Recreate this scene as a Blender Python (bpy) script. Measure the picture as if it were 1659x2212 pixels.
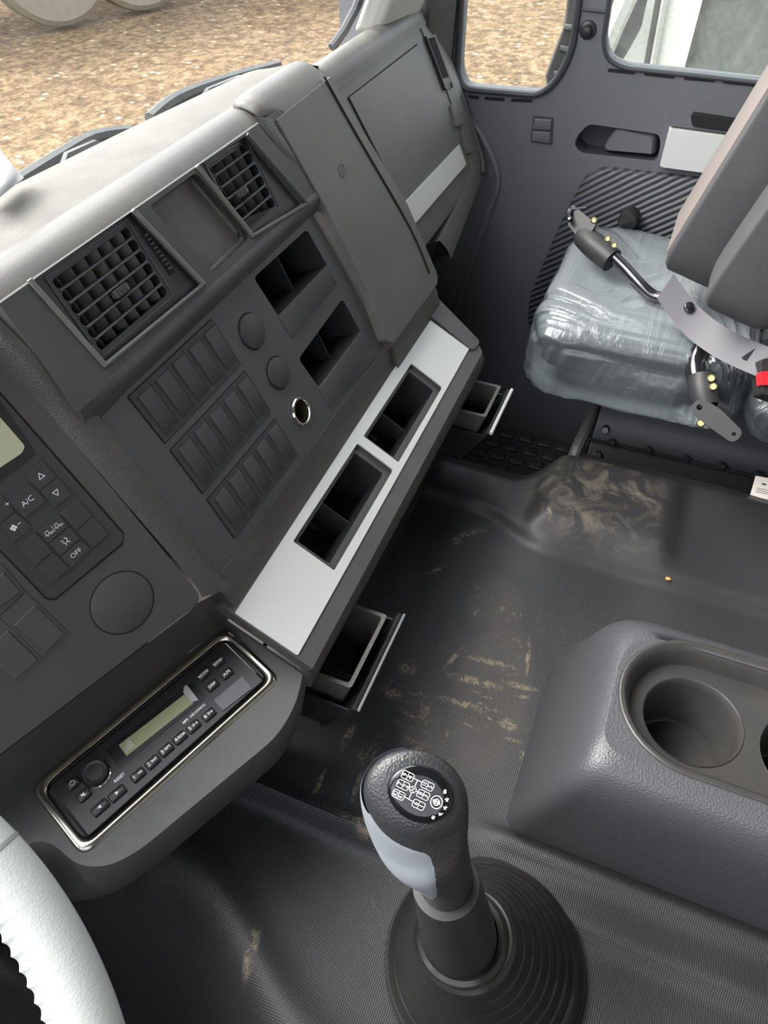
import bpy, bmesh, math, random
from mathutils import Vector, Matrix, noise, geometry
random.seed(4)
S = bpy.context.scene
for o in list(bpy.data.objects): bpy.data.objects.remove(o)
COL = S.collection
H0 = 1.1            # everything is drafted relative to the lens and lifted so that the footwell is z = 0
# ------------------------------------------------------------ camera
FPX = 1600.0; CX, CY = 829.5, 1106.0
def nrm(v): v = Vector(v); return v.normalized()
_X = nrm((1790-CX, -590-CY, FPX)); _Y = nrm((-4700-CX, -460-CY, FPX)); _Y = (_Y-_X*_X.dot(_Y)).normalized()
_Z = _X.cross(_Y)
if _Z.y > 0: _Z = -_Z
def ray(px, py):
    d = nrm((px-CX, py-CY, FPX)); return Vector((_X.dot(d), _Y.dot(d), _Z.dot(d)))
cam = bpy.data.cameras.new('camera'); cam.sensor_fit = 'HORIZONTAL'; cam.sensor_width = 36; cam.lens = FPX/1659*36
cam.clip_start = .01; cam.clip_end = 500
co = bpy.data.objects.new('camera', cam); COL.objects.link(co)
cx = Vector((_X.x, _Y.x, _Z.x)); cy = -Vector((_X.y, _Y.y, _Z.y)); cz = -Vector((_X.z, _Y.z, _Z.z))
M = Matrix((cx, cy, cz)).transposed().to_4x4(); M.translation = (0, 0, H0)
co.matrix_world = M; S.camera = co
# ------------------------------------------------------------ light
w = bpy.data.worlds.new('world'); S.world = w; w.use_nodes = True
nt = w.node_tree; nt.nodes.clear()
out = nt.nodes.new('ShaderNodeOutputWorld'); bg = nt.nodes.new('ShaderNodeBackground')
sky = nt.nodes.new('ShaderNodeTexSky'); sky.sky_type = 'NISHITA'; sky.sun_disc = False
sky.sun_elevation = math.radians(48); sky.sun_rotation = math.radians(-20); sky.air_density = 1.0; sky.dust_density = 4; sky.ozone_density = 1
hs = nt.nodes.new('ShaderNodeHueSaturation'); hs.inputs['Saturation'].default_value = .3
nt.links.new(sky.outputs[0], hs.inputs['Color']); nt.links.new(hs.outputs[0], bg.inputs[0]); nt.links.new(bg.outputs[0], out.inputs[0])
bg.inputs[1].default_value = .36
sun = bpy.data.lights.new('sun', 'SUN'); sun.energy = .65; sun.angle = math.radians(25); sun.color = (1, .93, .82)
so = bpy.data.objects.new('sun', sun); COL.objects.link(so)
so.rotation_euler = Vector((-.50, -.42, -.75)).to_track_quat('-Z', 'Y').to_euler()
S.view_settings.view_transform = 'Standard'; S.view_settings.look = 'None'; S.view_settings.gamma = 1
S.view_settings.exposure = 1.45
# ------------------------------------------------------------ materials
def mat(name, rgb, rough=.5, metal=0, grain=0, gscale=900, var=0, vscale=12, dust=0, dcol=(.32, .29, .24), spec=.5, dscale=9, alpha=1, coat=0):
    m = bpy.data.materials.new(name); m.use_nodes = True
    n = m.node_tree.nodes; l = m.node_tree.links; b = n['Principled BSDF']
    b.inputs['Base Color'].default_value = (*rgb, 1); b.inputs['Roughness'].default_value = rough
    b.inputs['Metallic'].default_value = metal; b.inputs['Specular IOR Level'].default_value = spec
    b.inputs['Coat Weight'].default_value = coat; b.inputs['Coat Roughness'].default_value = .08
    b.inputs['Alpha'].default_value = alpha
    if grain or var or dust:
        g = n.new('ShaderNodeNewGeometry')
        col = None
        if var or dust:
            nz = n.new('ShaderNodeTexNoise'); nz.inputs['Scale'].default_value = vscale; nz.inputs['Detail'].default_value = 6
            l.new(g.outputs['Position'], nz.inputs['Vector'])
            mx = n.new('ShaderNodeMix'); mx.data_type = 'RGBA'
            mx.inputs[6].default_value = (*[c*(1-var) for c in rgb], 1); mx.inputs[7].default_value = (*[min(1, c*(1+var)) for c in rgb], 1)
            l.new(nz.outputs[0], mx.inputs[0]); col = mx.outputs[2]
        if dust:
            nd = n.new('ShaderNodeTexNoise'); nd.inputs['Scale'].default_value = dscale; nd.inputs['Detail'].default_value = 9; nd.inputs['Roughness'].default_value = .7
            l.new(g.outputs['Position'], nd.inputs['Vector'])
            r = n.new('ShaderNodeMapRange'); r.inputs[1].default_value = .42; r.inputs[2].default_value = .75; r.inputs[4].default_value = dust
            l.new(nd.outputs[0], r.inputs[0])
            m2 = n.new('ShaderNodeMix'); m2.data_type = 'RGBA'; m2.inputs[7].default_value = (*dcol, 1)
            l.new(r.outputs[0], m2.inputs[0]); l.new(col, m2.inputs[6]); col = m2.outputs[2]
        if col: l.new(col, b.inputs['Base Color'])
        if grain:
            v = n.new('ShaderNodeTexVoronoi'); v.inputs['Scale'].default_value = gscale; l.new(g.outputs['Position'], v.inputs['Vector'])
            bp = n.new('ShaderNodeBump'); bp.inputs['Strength'].default_value = grain; bp.inputs['Distance'].default_value = .0006
            l.new(v.outputs['Distance'], bp.inputs['Height']); l.new(bp.outputs[0], b.inputs['Normal'])
    return m
MT = dict(
 plastic = mat('grey_plastic', (.062, .062, .062), .48, grain=.12, gscale=1600, var=.12, dust=.10),
 face = mat('panel_plastic', (.068, .069, .071), .42, grain=.08, gscale=1800, var=.1, dust=.05),
 rail = mat('grained_plastic', (.075, .071, .066), .42, grain=.5, gscale=700, var=.15, dust=.08),
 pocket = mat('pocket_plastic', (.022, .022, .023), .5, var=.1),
 blank = mat('blank_plastic', (.046, .046, .046), .5, grain=.35, gscale=1500),
 cover = mat('sheen_cover_plastic', (.115, .112, .103), .45, grain=.1, gscale=1700, var=.12, dust=.15),  # base colour lightened to stand in for windscreen sheen; dust noise over it
 top = mat('dusty_dash_top', (.12, .115, .104), .8, grain=.3, gscale=600, var=.12, dust=.45, dcol=(.20, .188, .162), dscale=20),
 brow = mat('dash_brow', (.10, .097, .09), .42, grain=.1, gscale=900, var=.12, dust=.2),
 drv = mat('driver_panel', (.075, .070, .064), .4, grain=.15, gscale=1500, var=.08, dust=.04),
 silver = mat('silver_trim', (.62, .63, .60), .45, metal=.15, grain=.12, gscale=2500, var=.05),
 black = mat('gloss_black', (.012, .012, .013), .25, coat=.4),
 satin = mat('satin_black', (.022, .022, .023), .38),
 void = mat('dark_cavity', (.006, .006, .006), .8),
 chrome = mat('chrome', (.62, .60, .56), .13, metal=1),
 steel = mat('black_steel', (.05, .05, .055), .14, metal=.75, coat=.5),
 screw = mat('zinc_yellow', (.55, .5, .25), .3, metal=.9),
 lcd = mat('lcd', (.33, .35, .19), .35),
 lcd2 = mat('lcd_climate', (.50, .50, .33), .4),
 white = mat('white_print', (.8, .8, .8), .5),
 rubber = mat('boot_rubber', (.012, .0125, .013), .27, grain=.05, var=.15, dust=.05),
 knob = mat('knob_leather', (.024, .025, .027), .38, grain=.55, gscale=620),
 grip = mat('knob_silver', (.30, .33, .36), .36, metal=.4),
 wheel = mat('wheel_leather', (.36, .38, .37), .45, grain=.15, gscale=800, var=.06),
 console = mat('console_plastic', (.055, .055, .061), .40, grain=.55, gscale=520, var=.08),
 cup = mat('cup_plastic', (.032, .031, .030), .35, var=.15, dust=.06),
 door = mat('door_plastic', (.12, .125, .135), .48, grain=.1, gscale=1500, var=.06),
 gasket = mat('gasket', (.04, .043, .048), .5),
 pillar = mat('pillar_light', (.55, .55, .50), .6),
 vbezel = mat('dusty_bezel', (.15, .145, .13), .6, var=.2),
 headliner = mat('headliner_cloth', (.24, .24, .23), .9, var=.05),
 seat = mat('seat_fabric', (.045, .05, .055), .8, grain=.3, gscale=700),
 back = mat('seat_back_vinyl', (.055, .055, .058), .6, grain=.2, gscale=900, var=.1, dust=.05),
 brown = mat('seat_back_front', (.17, .145, .135), .6, var=.05),
 strap = mat('strap_grey', (.075, .072, .082), .5, var=.05), sock = mat('socket_grey', (.025, .025, .027), .5, spec=.35),
 red = mat('red_button', (.75, .02, .03), .3),
 paper = mat('paper', (.78, .72, .66), .8),
 riser = mat('riser_black', (.008, .008, .009), .3, var=.3, spec=.3),
 tread = mat('tread_rubber', (.03, .03, .032), .5, var=.2),
 tyre = mat('tyre', (.25, .22, .17), .9, var=.2), rim = mat('rim', (.75, .62, .35), .6),
 tan = mat('tan_paint', (.55, .42, .2), .6),
 truckw = mat('truck_white', (.75, .77, .73), .35), wiper = mat('wiper_black', (.07, .08, .08), .5, var=.3, dust=.3),
 crumb = mat('crumb', (.65, .32, .08), .7),
)
def ml(name): return MT[name]
# glass
def glass(name, rough=.0, tint=(1, 1, 1), a=.08, dusty=0):
    m = bpy.data.materials.new(name); m.use_nodes = True; n = m.node_tree.nodes; l = m.node_tree.links
    n.clear(); o = n.new('ShaderNodeOutputMaterial'); mx = n.new('ShaderNodeMixShader')
    t = n.new('ShaderNodeBsdfTransparent'); t.inputs[0].default_value = (*tint, 1)
    g = n.new('ShaderNodeBsdfGlossy'); g.inputs['Roughness'].default_value = rough
    lw = n.new('ShaderNodeLayerWeight'); lw.inputs[0].default_value = .5; pw = n.new('ShaderNodeMath'); pw.operation = 'POWER'; pw.inputs[1].default_value = 5; l.new(lw.outputs['Facing'], pw.inputs[0])
    f = n.new('ShaderNodeMapRange'); f.inputs[3].default_value = .04; f.inputs[4].default_value = .6; l.new(pw.outputs[0], f.inputs[0])
    l.new(f.outputs[0], mx.inputs[0]); l.new(t.outputs[0], mx.inputs[1]); l.new(g.outputs[0], mx.inputs[2]); last = mx.outputs[0]
    if dusty:
        d = n.new('ShaderNodeBsdfDiffuse'); d.inputs[0].default_value = (.6, .58, .52, 1)
        m2 = n.new('ShaderNodeMixShader'); ns = n.new('ShaderNodeTexNoise'); ns.inputs['Scale'].default_value = 120
        ge = n.new('ShaderNodeNewGeometry'); l.new(ge.outputs['Position'], ns.inputs['Vector'])
        mm = n.new('ShaderNodeMath'); mm.operation = 'MULTIPLY'; mm.inputs[1].default_value = dusty
        l.new(ns.outputs[0], mm.inputs[0]); l.new(mm.outputs[0], m2.inputs[0]); l.new(last, m2.inputs[1]); l.new(d.outputs[0], m2.inputs[2]); last = m2.outputs[0]
    l.new(last, o.inputs[0]); return m
MT['glass'] = glass('window_glass', tint=(.96, .98, .97)); MT['dglass'] = glass('dusty_glass', tint=(.9, .94, .92), dusty=.25)
# ------------------------------------------------------------ object helpers
TOPS = []
def T3(o, label=None, cat=None, group=None, kind=None):
    if label: o['label'] = label
    if cat: o['category'] = cat
    if group: o['group'] = group
    if kind: o['kind'] = kind
    return o
def thing(name, label, cat, loc, group=None):
    o = bpy.data.objects.new(name, None); o.empty_display_size = .02; COL.objects.link(o); o.location = loc
    o['org'] = list(loc); TOPS.append(o); return T3(o, label, cat, group)
def org(o): return Vector(o['org'])
def obj(name, bm, m, parent=None, smooth=True, bevel=0, bseg=2, sub=0, recalc=True, ang=35, base=None, solid=0):
    """links ONE mesh; vertices are drafted in lens-relative space"""
    if recalc: bmesh.ops.recalc_face_normals(bm, faces=bm.faces)
    if parent is not None: o0 = org(parent)
    elif base is not None: o0 = Vector(base)
    else:
        xs = [v.co for v in bm.verts]
        o0 = Vector((sum(v.x for v in xs)/len(xs), sum(v.y for v in xs)/len(xs), min(v.z for v in xs)))
    for v in bm.verts: v.co -= o0
    me = bpy.data.meshes.new(name); bm.to_mesh(me); bm.free()
    for p in me.polygons: p.use_smooth = smooth
    if smooth and not sub: me.set_sharp_from_angle(angle=math.radians(ang))
    me.materials.append(MT[m] if isinstance(m, str) else m)
    o = bpy.data.objects.new(name, me); COL.objects.link(o)
    o['org'] = list(o0)
    if parent is not None: o.parent = parent
    else: o.location = o0; TOPS.append(o)
    if solid:
        s = o.modifiers.new('solid', 'SOLIDIFY'); s.thickness = solid; s.offset = -1
    if bevel:
        b = o.modifiers.new('bevel', 'BEVEL'); b.width = bevel; b.segments = bseg; b.limit_method = 'ANGLE'; b.angle_limit = math.radians(40)
        b.harden_normals = False
        if smooth:
            me.set_sharp_from_angle(angle=math.radians(180))
            wn = o.modifiers.new('wn', 'WEIGHTED_NORMAL'); wn.keep_sharp = False
    if sub:
        s = o.modifiers.new('sub', 'SUBSURF'); s.levels = sub; s.render_levels = sub
    return o
class Plane:
    """p + u*right + v*down, n points out to the viewer's side"""
    def __init__(s, p, u, v): s.p = Vector(p); s.u = nrm(u); s.v = (Vector(v)-s.u*s.u.dot(Vector(v))).normalized(); s.n = -s.u.cross(s.v)
    def hit(s, px, py, h=0):
        r = ray(px, py); return r*(s.n.dot(s.p+s.n*h)/s.n.dot(r))
    def uv(s, px, py, h=0): q = s.hit(px, py, h)-s.p; return (q.dot(s.u), q.dot(s.v))
    def pt(s, u, v, h=0): return s.p+s.u*u+s.v*v+s.n*h
    def poly(s, pts, h=0): return [s.uv(*q, h) for q in pts]
def at_x(px, py, x): r = ray(px, py); return r*(x/r.x)
def at_y(px, py, y): r = ray(px, py); return r*(y/r.y)
def at_z(px, py, z): r = ray(px, py); return r*(z/r.z)
def rnd(poly, r, seg=4):
    """round the corners of a 2-D polygon"""
    out = []; n = len(poly)
    rr = r if isinstance(r, (list, tuple)) else [r]*n
    for i in range(n):
        a, b, c = Vector(poly[i-1]), Vector(poly[i]), Vector(poly[(i+1) % n])
        d1, d2 = (a-b), (c-b); k = min(rr[i], d1.length*.48, d2.length*.48)
        if k < 1e-5: out.append(tuple(b)); continue
        ang = d1.angle(d2); t = k
        p1, p2 = b+d1.normalized()*t, b+d2.normalized()*t
        for j in range(seg+1):
            f = j/seg; out.append(tuple(p1*(1-f)**2+b*2*f*(1-f)+p2*f*f))
    return out
def circle(c, r, n=32, r2=None):
    return [(c[0]+r*math.cos(2*math.pi*i/n), c[1]+(r2 or r)*math.sin(2*math.pi*i/n)) for i in range(n)]
def plate(bm, P, outer, holes=(), h0=0, h1=.003, back=True):
    """plate between heights h0 (back) and h1 (front) over plane P with through holes"""
    loops = [list(outer)]+[list(h) for h in holes]
    flat = []; 
    tess = geometry.tessellate_polygon([[Vector((a, b, 0)) for a, b in lp] for lp in loops])
    for lp in loops: flat += lp
    F = [bm.verts.new(P.pt(a, b, h1)) for a, b in flat]
    B = [bm.verts.new(P.pt(a, b, h0)) for a, b in flat]
    for t in tess:
        try: bm.faces.new([F[i] for i in t])
        except ValueError: pass
        if back:
            try: bm.faces.new([B[i] for i in reversed(t)])
            except ValueError: pass
    k = 0
    for lp in loops:
        n = len(lp)
        for i in range(n):
            a, b = k+i, k+(i+1) % n
            bm.faces.new((F[a], F[b], B[b], B[a]))
        k += n
def loft(bm, rings, close=True, cap0=False, cap1=False):
    vs = [[bm.verts.new(p) for p in r] for r in rings]
    for a, b in zip(vs, vs[1:]):
        n = len(a)
        for i in range(n if close else n-1):
            j = (i+1) % n; bm.faces.new((a[i], a[j], b[j], b[i]))
    if cap0: bm.faces.new(vs[0][::-1])
    if cap1: bm.faces.new(vs[-1])
    return vs
def dome(bm, P, poly, h0, h1, inset, rings=3):
    """raised rounded pad: polygon shrunk towards its centre as it rises"""
    c = Vector((sum(p[0] for p in poly)/len(poly), sum(p[1] for p in poly)/len(poly)))
    R = []
    for k in range(rings+1):
        a = math.pi/2*k/rings; ins = inset*(1-math.cos(a)); h = h0+(h1-h0)*math.sin(a)
        ring = []
        for p in poly:
            d = c-Vector(p); L = d.length; q = Vector(p)+d*(ins/max(L, ins*1.01)); ring.append(P.pt(q.x, q.y, h))
        R.append(ring)
    loft(bm, [[P.pt(p[0], p[1], min(h0, 0)-.001) for p in poly]]+R, cap1=True)
def well(bm, P, poly, h0, depth, taper=.0, r=0):
    """open box going in from h0 to h0-depth"""
    c = Vector((sum(p[0] for p in poly)/len(poly), sum(p[1] for p in poly)/len(poly)))
    top = [P.pt(p[0], p[1], h0) for p in poly]
    bot = [P.pt(*(Vector(p)+(c-Vector(p))*taper), h0-depth) for p in poly]
    loft(bm, [top, bot], cap1=True)
def box(bm, c, s, rot=None):
    g = bmesh.ops.create_cube(bm, size=1)['verts']
    for v in g:
        q = Vector((v.co.x*s[0], v.co.y*s[1], v.co.z*s[2]))
        if rot: q = rot @ q
        v.co = q+Vector(c)
def tube(bm, pts, r, seg=12, cap=True):
    pts = [Vector(p) for p in pts]; rs = r if isinstance(r, (list, tuple)) else [r]*len(pts)
    rings = []; up = Vector((0, 0, 1)); ref = None
    for i, p in enumerate(pts):
        t = (pts[min(i+1, len(pts)-1)]-pts[max(i-1, 0)]).normalized()
        if ref is None: ref = t.cross(up if abs(t.z) < .9 else Vector((1, 0, 0))).normalized()
        ref = (ref-t*ref.dot(t)).normalized(); b = t.cross(ref)
        rings.append([p+(ref*math.cos(a)+b*math.sin(a))*rs[i] for a in [2*math.pi*k/seg for k in range(seg)]])
    loft(bm, rings, cap0=cap, cap1=cap)
def smooth_path(pts, n=6):
    pts = [Vector(p) for p in pts]; out = []
    for i in range(len(pts)-1):
        p0, p1, p2, p3 = pts[max(i-1, 0)], pts[i], pts[i+1], pts[min(i+2, len(pts)-1)]
        for k in range(n):
            t = k/n; out.append(.5*((2*p1)+(p2-p0)*t+(2*p0-5*p1+4*p2-p3)*t*t+(-p0+3*p1-3*p2+p3)*t**3))
    out.append(pts[-1]); return out
def cyl(bm, P, c, r0, r1, h0, h1, n=32, cap=True, r0b=None):
    loft(bm, [[P.pt(a, b, h0) for a, b in circle(c, r0, n)], [P.pt(a, b, h1) for a, b in circle(c, r1, n)]], cap0=cap, cap1=cap)
def ring(bm, P, c, prof, n=48):
    """lathe: prof = [(radius, height)]"""
    rr = [[P.pt(a, b, h) for a, b in circle(c, r, n)] for r, h in prof]
    loft(bm, rr)
def text(bm, P, s, c, size, h, rot=0, bold=0, sx=1):
    cu = bpy.data.curves.new('t', 'FONT'); cu.body = s; cu.size = size; cu.align_x = 'CENTER'; cu.align_y = 'CENTER'; cu.offset = bold; cu.resolution_u = 2
    to = bpy.data.objects.new('t', cu); COL.objects.link(to)
    me = to.to_mesh(); ca, sa = math.cos(rot), math.sin(rot)
    vs = []
    for v in me.vertices:
        x, y = v.co.x*sx, v.co.y; x, y = x*ca-y*sa, x*sa+y*ca
        vs.append(bm.verts.new(P.pt(c[0]+x, c[1]-y, h)))
    for p in me.polygons:
        try: bm.faces.new([vs[i] for i in p.vertices])
        except ValueError: pass
    to.to_mesh_clear(); bpy.data.objects.remove(to); bpy.data.curves.remove(cu)
def seg2(bm, P, pts, wd, h, close=False):
    """thin printed line through 2-D points"""
    pts = [Vector(p) for p in pts]; n = len(pts)
    for i in range(n if close else n-1):
        a, b = pts[i], pts[(i+1) % n]; d = (b-a)
        if d.length < 1e-7: continue
        d.normalize(); q = Vector((-d.y, d.x))*wd/2
        a = a-d*wd*.3; b = b+d*wd*.3
        bm.faces.new([bm.verts.new(P.pt(*p, h)) for p in (a+q, b+q, b-q, a-q)])
def BM(): return bmesh.new()
def struct(name, bm, m, **k):
    o = obj(name, bm, m, **k)
    if o.parent is None: o['kind'] = 'structure'
    return o
def sstep(a, b, x):
    t = max(0, min(1, (x-a)/(b-a))); return t*t*(3-2*t)
# ------------------------------------------------------------ reference planes of the cab
FACE = Plane((.353, .367, -.354), (1, 0, 0), (0, -.41, -.91))
SPL = Plane((.323, .294, -.541), (1, 0, 0), (0, -.83, -.50))
DRV = Plane((.303, .295, -.504), (.936, -.352, 0), (-.144, -.384, -.91))
GLV = Plane((.9, .42, -.35), (1, 0, 0), (0, -.41, -.91))
DOOR = Plane((1.3, 0, -.5), (0, -1, 0), (0, 0, -1))
RAD = Plane((.131, .366, -.603), (.918, -.345, .046), (-.374, -.938, -.128))
# ============================================================ SETTING
# floor: rubber mat over the engine tunnel, the passenger footwell and the driver's side
def zfloor(x, y):
    z = -.80
    st = .712+.04*sstep(.06, .17, y)                       # raised lip running back along the tunnel
    z += .014*sstep(st-.004, st+.016, x)
    dx = abs(x-.825)-.07; dy = abs(y+.005)-.085            # raised foot pad
    d = math.hypot(max(dx, 0), max(dy, 0))+min(max(dx, dy), 0)
    z += .018*(1-sstep(-.012, .03, d))
    xe = .852+.085*(1-sstep(.05, .14, y))
    z -= .30*sstep(xe, xe+.035, x) + .012*sstep(xe-.03, xe, x)
    # left: ridge, swale, then down to the driver's footwell
    z += .012*math.exp(-((x-.262)/.014)**2)*sstep(.10, .15, y)
    z -= .012*(1-sstep(.245, .262, x))
    e = .075+.10*sstep(.08, .32, y)
    z += .008*math.exp(-((x-e)/.02)**2)
    z -= .30*(1-sstep(e-.16, e, x))**1.5 if x < e else 0
    z += .02*sstep(.30, .33, x)*0
    # ridge between lever and console
    z += .011*math.exp(-((x-.309)/.010)**2)*(1-sstep(.0, .05, y))
    z += .004*noise.noise(Vector((x*9, y*9, 0)))
    return z
bm = BM(); nx, ny = 300, 190; x0, x1, y0, y1 = -.55, 1.31, -.65, .62
g = [[bm.verts.new((x0+(x1-x0)*i/nx, y0+(y1-y0)*j/ny, zfloor(x0+(x1-x0)*i/nx, y0+(y1-y0)*j/ny))) for j in range(ny+1)] for i in range(nx+1)]
for i in range(nx):
    for j in range(ny): bm.faces.new((g[i][j], g[i+1][j], g[i+1][j+1], g[i][j+1]))
def floor_mat():
    m = bpy.data.materials.new('rubber_mat'); m.use_nodes = True; n = m.node_tree.nodes; l = m.node_tree.links; b = n['Principled BSDF']
    b.inputs['Roughness'].default_value = .42
    g = n.new('ShaderNodeNewGeometry'); pos = g.outputs['Position']
    def nz(scale, det, ro=.6, dist=0, vec=pos):
        t = n.new('ShaderNodeTexNoise'); t.inputs['Scale'].default_value = scale; t.inputs['Detail'].default_value = det; t.inputs['Roughness'].default_value = ro; t.inputs['Distortion'].default_value = dist
        l.new(vec, t.inputs['Vector']); return t.outputs[0]
    def rng(v, a, c, o0=0, o1=1):
        t = n.new('ShaderNodeMapRange'); t.inputs[1].default_value = a; t.inputs[2].default_value = c; t.inputs[3].default_value = o0; t.inputs[4].default_value = o1; t.interpolation_type = 'SMOOTHSTEP'; l.new(v, t.inputs[0]); return t.outputs[0]
    def mth(op, a, c):
        t = n.new('ShaderNodeMath'); t.operation = op
        for i, q in enumerate((a, c)):
            if isinstance(q, (int, float)): t.inputs[i].default_value = q
            else: l.new(q, t.inputs[i])
        return t.outputs[0]
    def blob(x, y, rx, ry, soft=.5, rot=0):
        mp = n.new('ShaderNodeMapping'); mp.vector_type = 'TEXTURE'; mp.inputs['Location'].default_value = (x, y, 0); mp.inputs['Rotation'].default_value = (0, 0, rot); mp.inputs['Scale'].default_value = (rx, ry, 1e4)
        l.new(pos, mp.inputs[0]); ln = n.new('ShaderNodeVectorMath'); ln.operation = 'LENGTH'; l.new(mp.outputs[0], ln.inputs[0])
        return rng(ln.outputs['Value'], 1-soft, 1, 1, 0)
    fine = nz(90, 8, .75, 1.5); mid = nz(22, 8, .7, 1); lines = n.new('ShaderNodeTexWave'); lines.wave_type = 'BANDS'; lines.bands_direction = 'X'
    lines.inputs['Scale'].default_value = 22; lines.inputs['Distortion'].default_value = 7; lines.inputs['Detail'].default_value = 4; lines.inputs['Detail Scale'].default_value = 3; l.new(pos, lines.inputs['Vector'])
    edge = rng(lines.outputs['Fac'], .80, .95)
    print1 = mth('MAXIMUM', blob(.47, .065, .13, .055, .35, .1), blob(.60, .10, .06, .045, .5, .3))
    print1 = mth('MAXIMUM', print1, blob(.40, .13, .09, .035, .6, .5))
    a = mth('MULTIPLY', print1, mth('MULTIPLY', mth('MULTIPLY', edge, rng(nz(14, 5), .45, .60)), rng(fine, .46, .6)))
    ring_ = mth('MULTIPLY', mth('MULTIPLY', blob(.47, .065, .135, .062, .12, .1), mth('SUBTRACT', 1, blob(.47, .065, .124, .053, .12, .1))), rng(fine, .40, .55))
    film = mth('MULTIPLY', print1, .10)
    spl = mth('MULTIPLY', mth('MAXIMUM', blob(.40, .12, .20, .11, .7), blob(.73, .13, .07, .06, .7)), mth('MULTIPLY', rng(mid, .60, .68), rng(fine, .45, .55)))
    pad = mth('MULTIPLY', blob(.82, .01, .12, .13, .6), mth('MULTIPLY', rng(mid, .42, .72), .6))
    sc = mth('MULTIPLY', blob(.22, .14, .10, .10, .7), mth('MULTIPLY', rng(nz(40, 6, .7, 2), .62, .70), .5))
    for (bx_, by_, rx, ry, ro) in ((752, 1590, .022, .006, .0), (918, 1540, .020, .006, -.2), (895, 1625, .03, .006, -.5), (845, 1655, .016, .009, .4), (1020, 1150, .028, .007, -.9), (985, 1168, .010, .010, 0), (940, 1230, .022, .004, -.8), (1180, 1140, .016, .006, .3), (1098, 1565, .012, .014, 0), (1110, 1600, .004, .014, 0), (800, 1790, .016, .02, .3), (760, 1775, .006, .02, 0), (690, 1690, .022, .004, 0), (770, 1700, .024, .004, .1), (1025, 1470, .008, .05, .1), (1060, 1430, .006, .05, .1), (1000, 1520, .007, .045, .1), (1120, 1480, .006, .03, .1), (980, 1420, .03, .004, -.3), (1140, 1420, .04, .004, .2), (850, 1500, .01, .016, 0), (875, 1445, .012, .010, 0), (540, 2050, .03, .008, .2), (1170, 1690, .012, .004, 0), (1130, 1640, .014, .005, .5)):
        q = at_z(bx_, by_, -.80); bl = mth('MULTIPLY', blob(q.x, q.y, rx, ry, .7, ro), rng(nz(130, 6, .8, 1), .44, .56)); spl = mth('MAXIMUM', spl, bl)
    tot = mth('MAXIMUM', mth('MAXIMUM', a, spl), mth('MAXIMUM', mth('MAXIMUM', film, pad), sc))
    vor = n.new('ShaderNodeTexVoronoi'); vor.inputs['Scale'].default_value = 60; l.new(pos, vor.inputs['Vector'])
    speck = rng(vor.outputs['Distance'], .03, .05, 1, 0); speck = mth('MULTIPLY', speck, .6)
    tot = mth('MAXIMUM', tot, mth('MULTIPLY', speck, rng(nz(7, 2), .5, .6)))
    mx = n.new('ShaderNodeMix'); mx.data_type = 'RGBA'; mx.inputs[6].default_value = (.024, .024, .026, 1); mx.inputs[7].default_value = (.27, .225, .16, 1)
    l.new(mth('MULTIPLY', tot, .8), mx.inputs[0]); l.new(mx.outputs[2], b.inputs['Base Color'])
    l.new(rng(tot, 0, .6, .46, .85), b.inputs['Roughness'])
    # fine woven pattern
    sep = n.new('ShaderNodeSeparateXYZ'); l.new(pos, sep.inputs[0])
    wx = mth('SINE', mth('MULTIPLY', mth('ADD', sep.outputs[0], sep.outputs[1]), 1500), 0); wy = mth('SINE', mth('MULTIPLY', mth('SUBTRACT', sep.outputs[0], sep.outputs[1]), 1500), 0)
    wv = mth('MULTIPLY', mth('MULTIPLY', wx, wy), rng(sep.outputs[0], .62, .70, 1, 0))
    bp = n.new('ShaderNodeBump'); bp.inputs['Strength'].default_value = .35; bp.inputs['Distance'].default_value = .0005; l.new(wv, bp.inputs['Height']); l.new(bp.outputs[0], b.inputs['Normal'])
    return m
fl = struct('floor', bm, floor_mat(), ang=60, base=(0, 0, -1.1))
fl['label'] = 'black rubber floor mat over the engine tunnel with muddy shoe prints'
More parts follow.
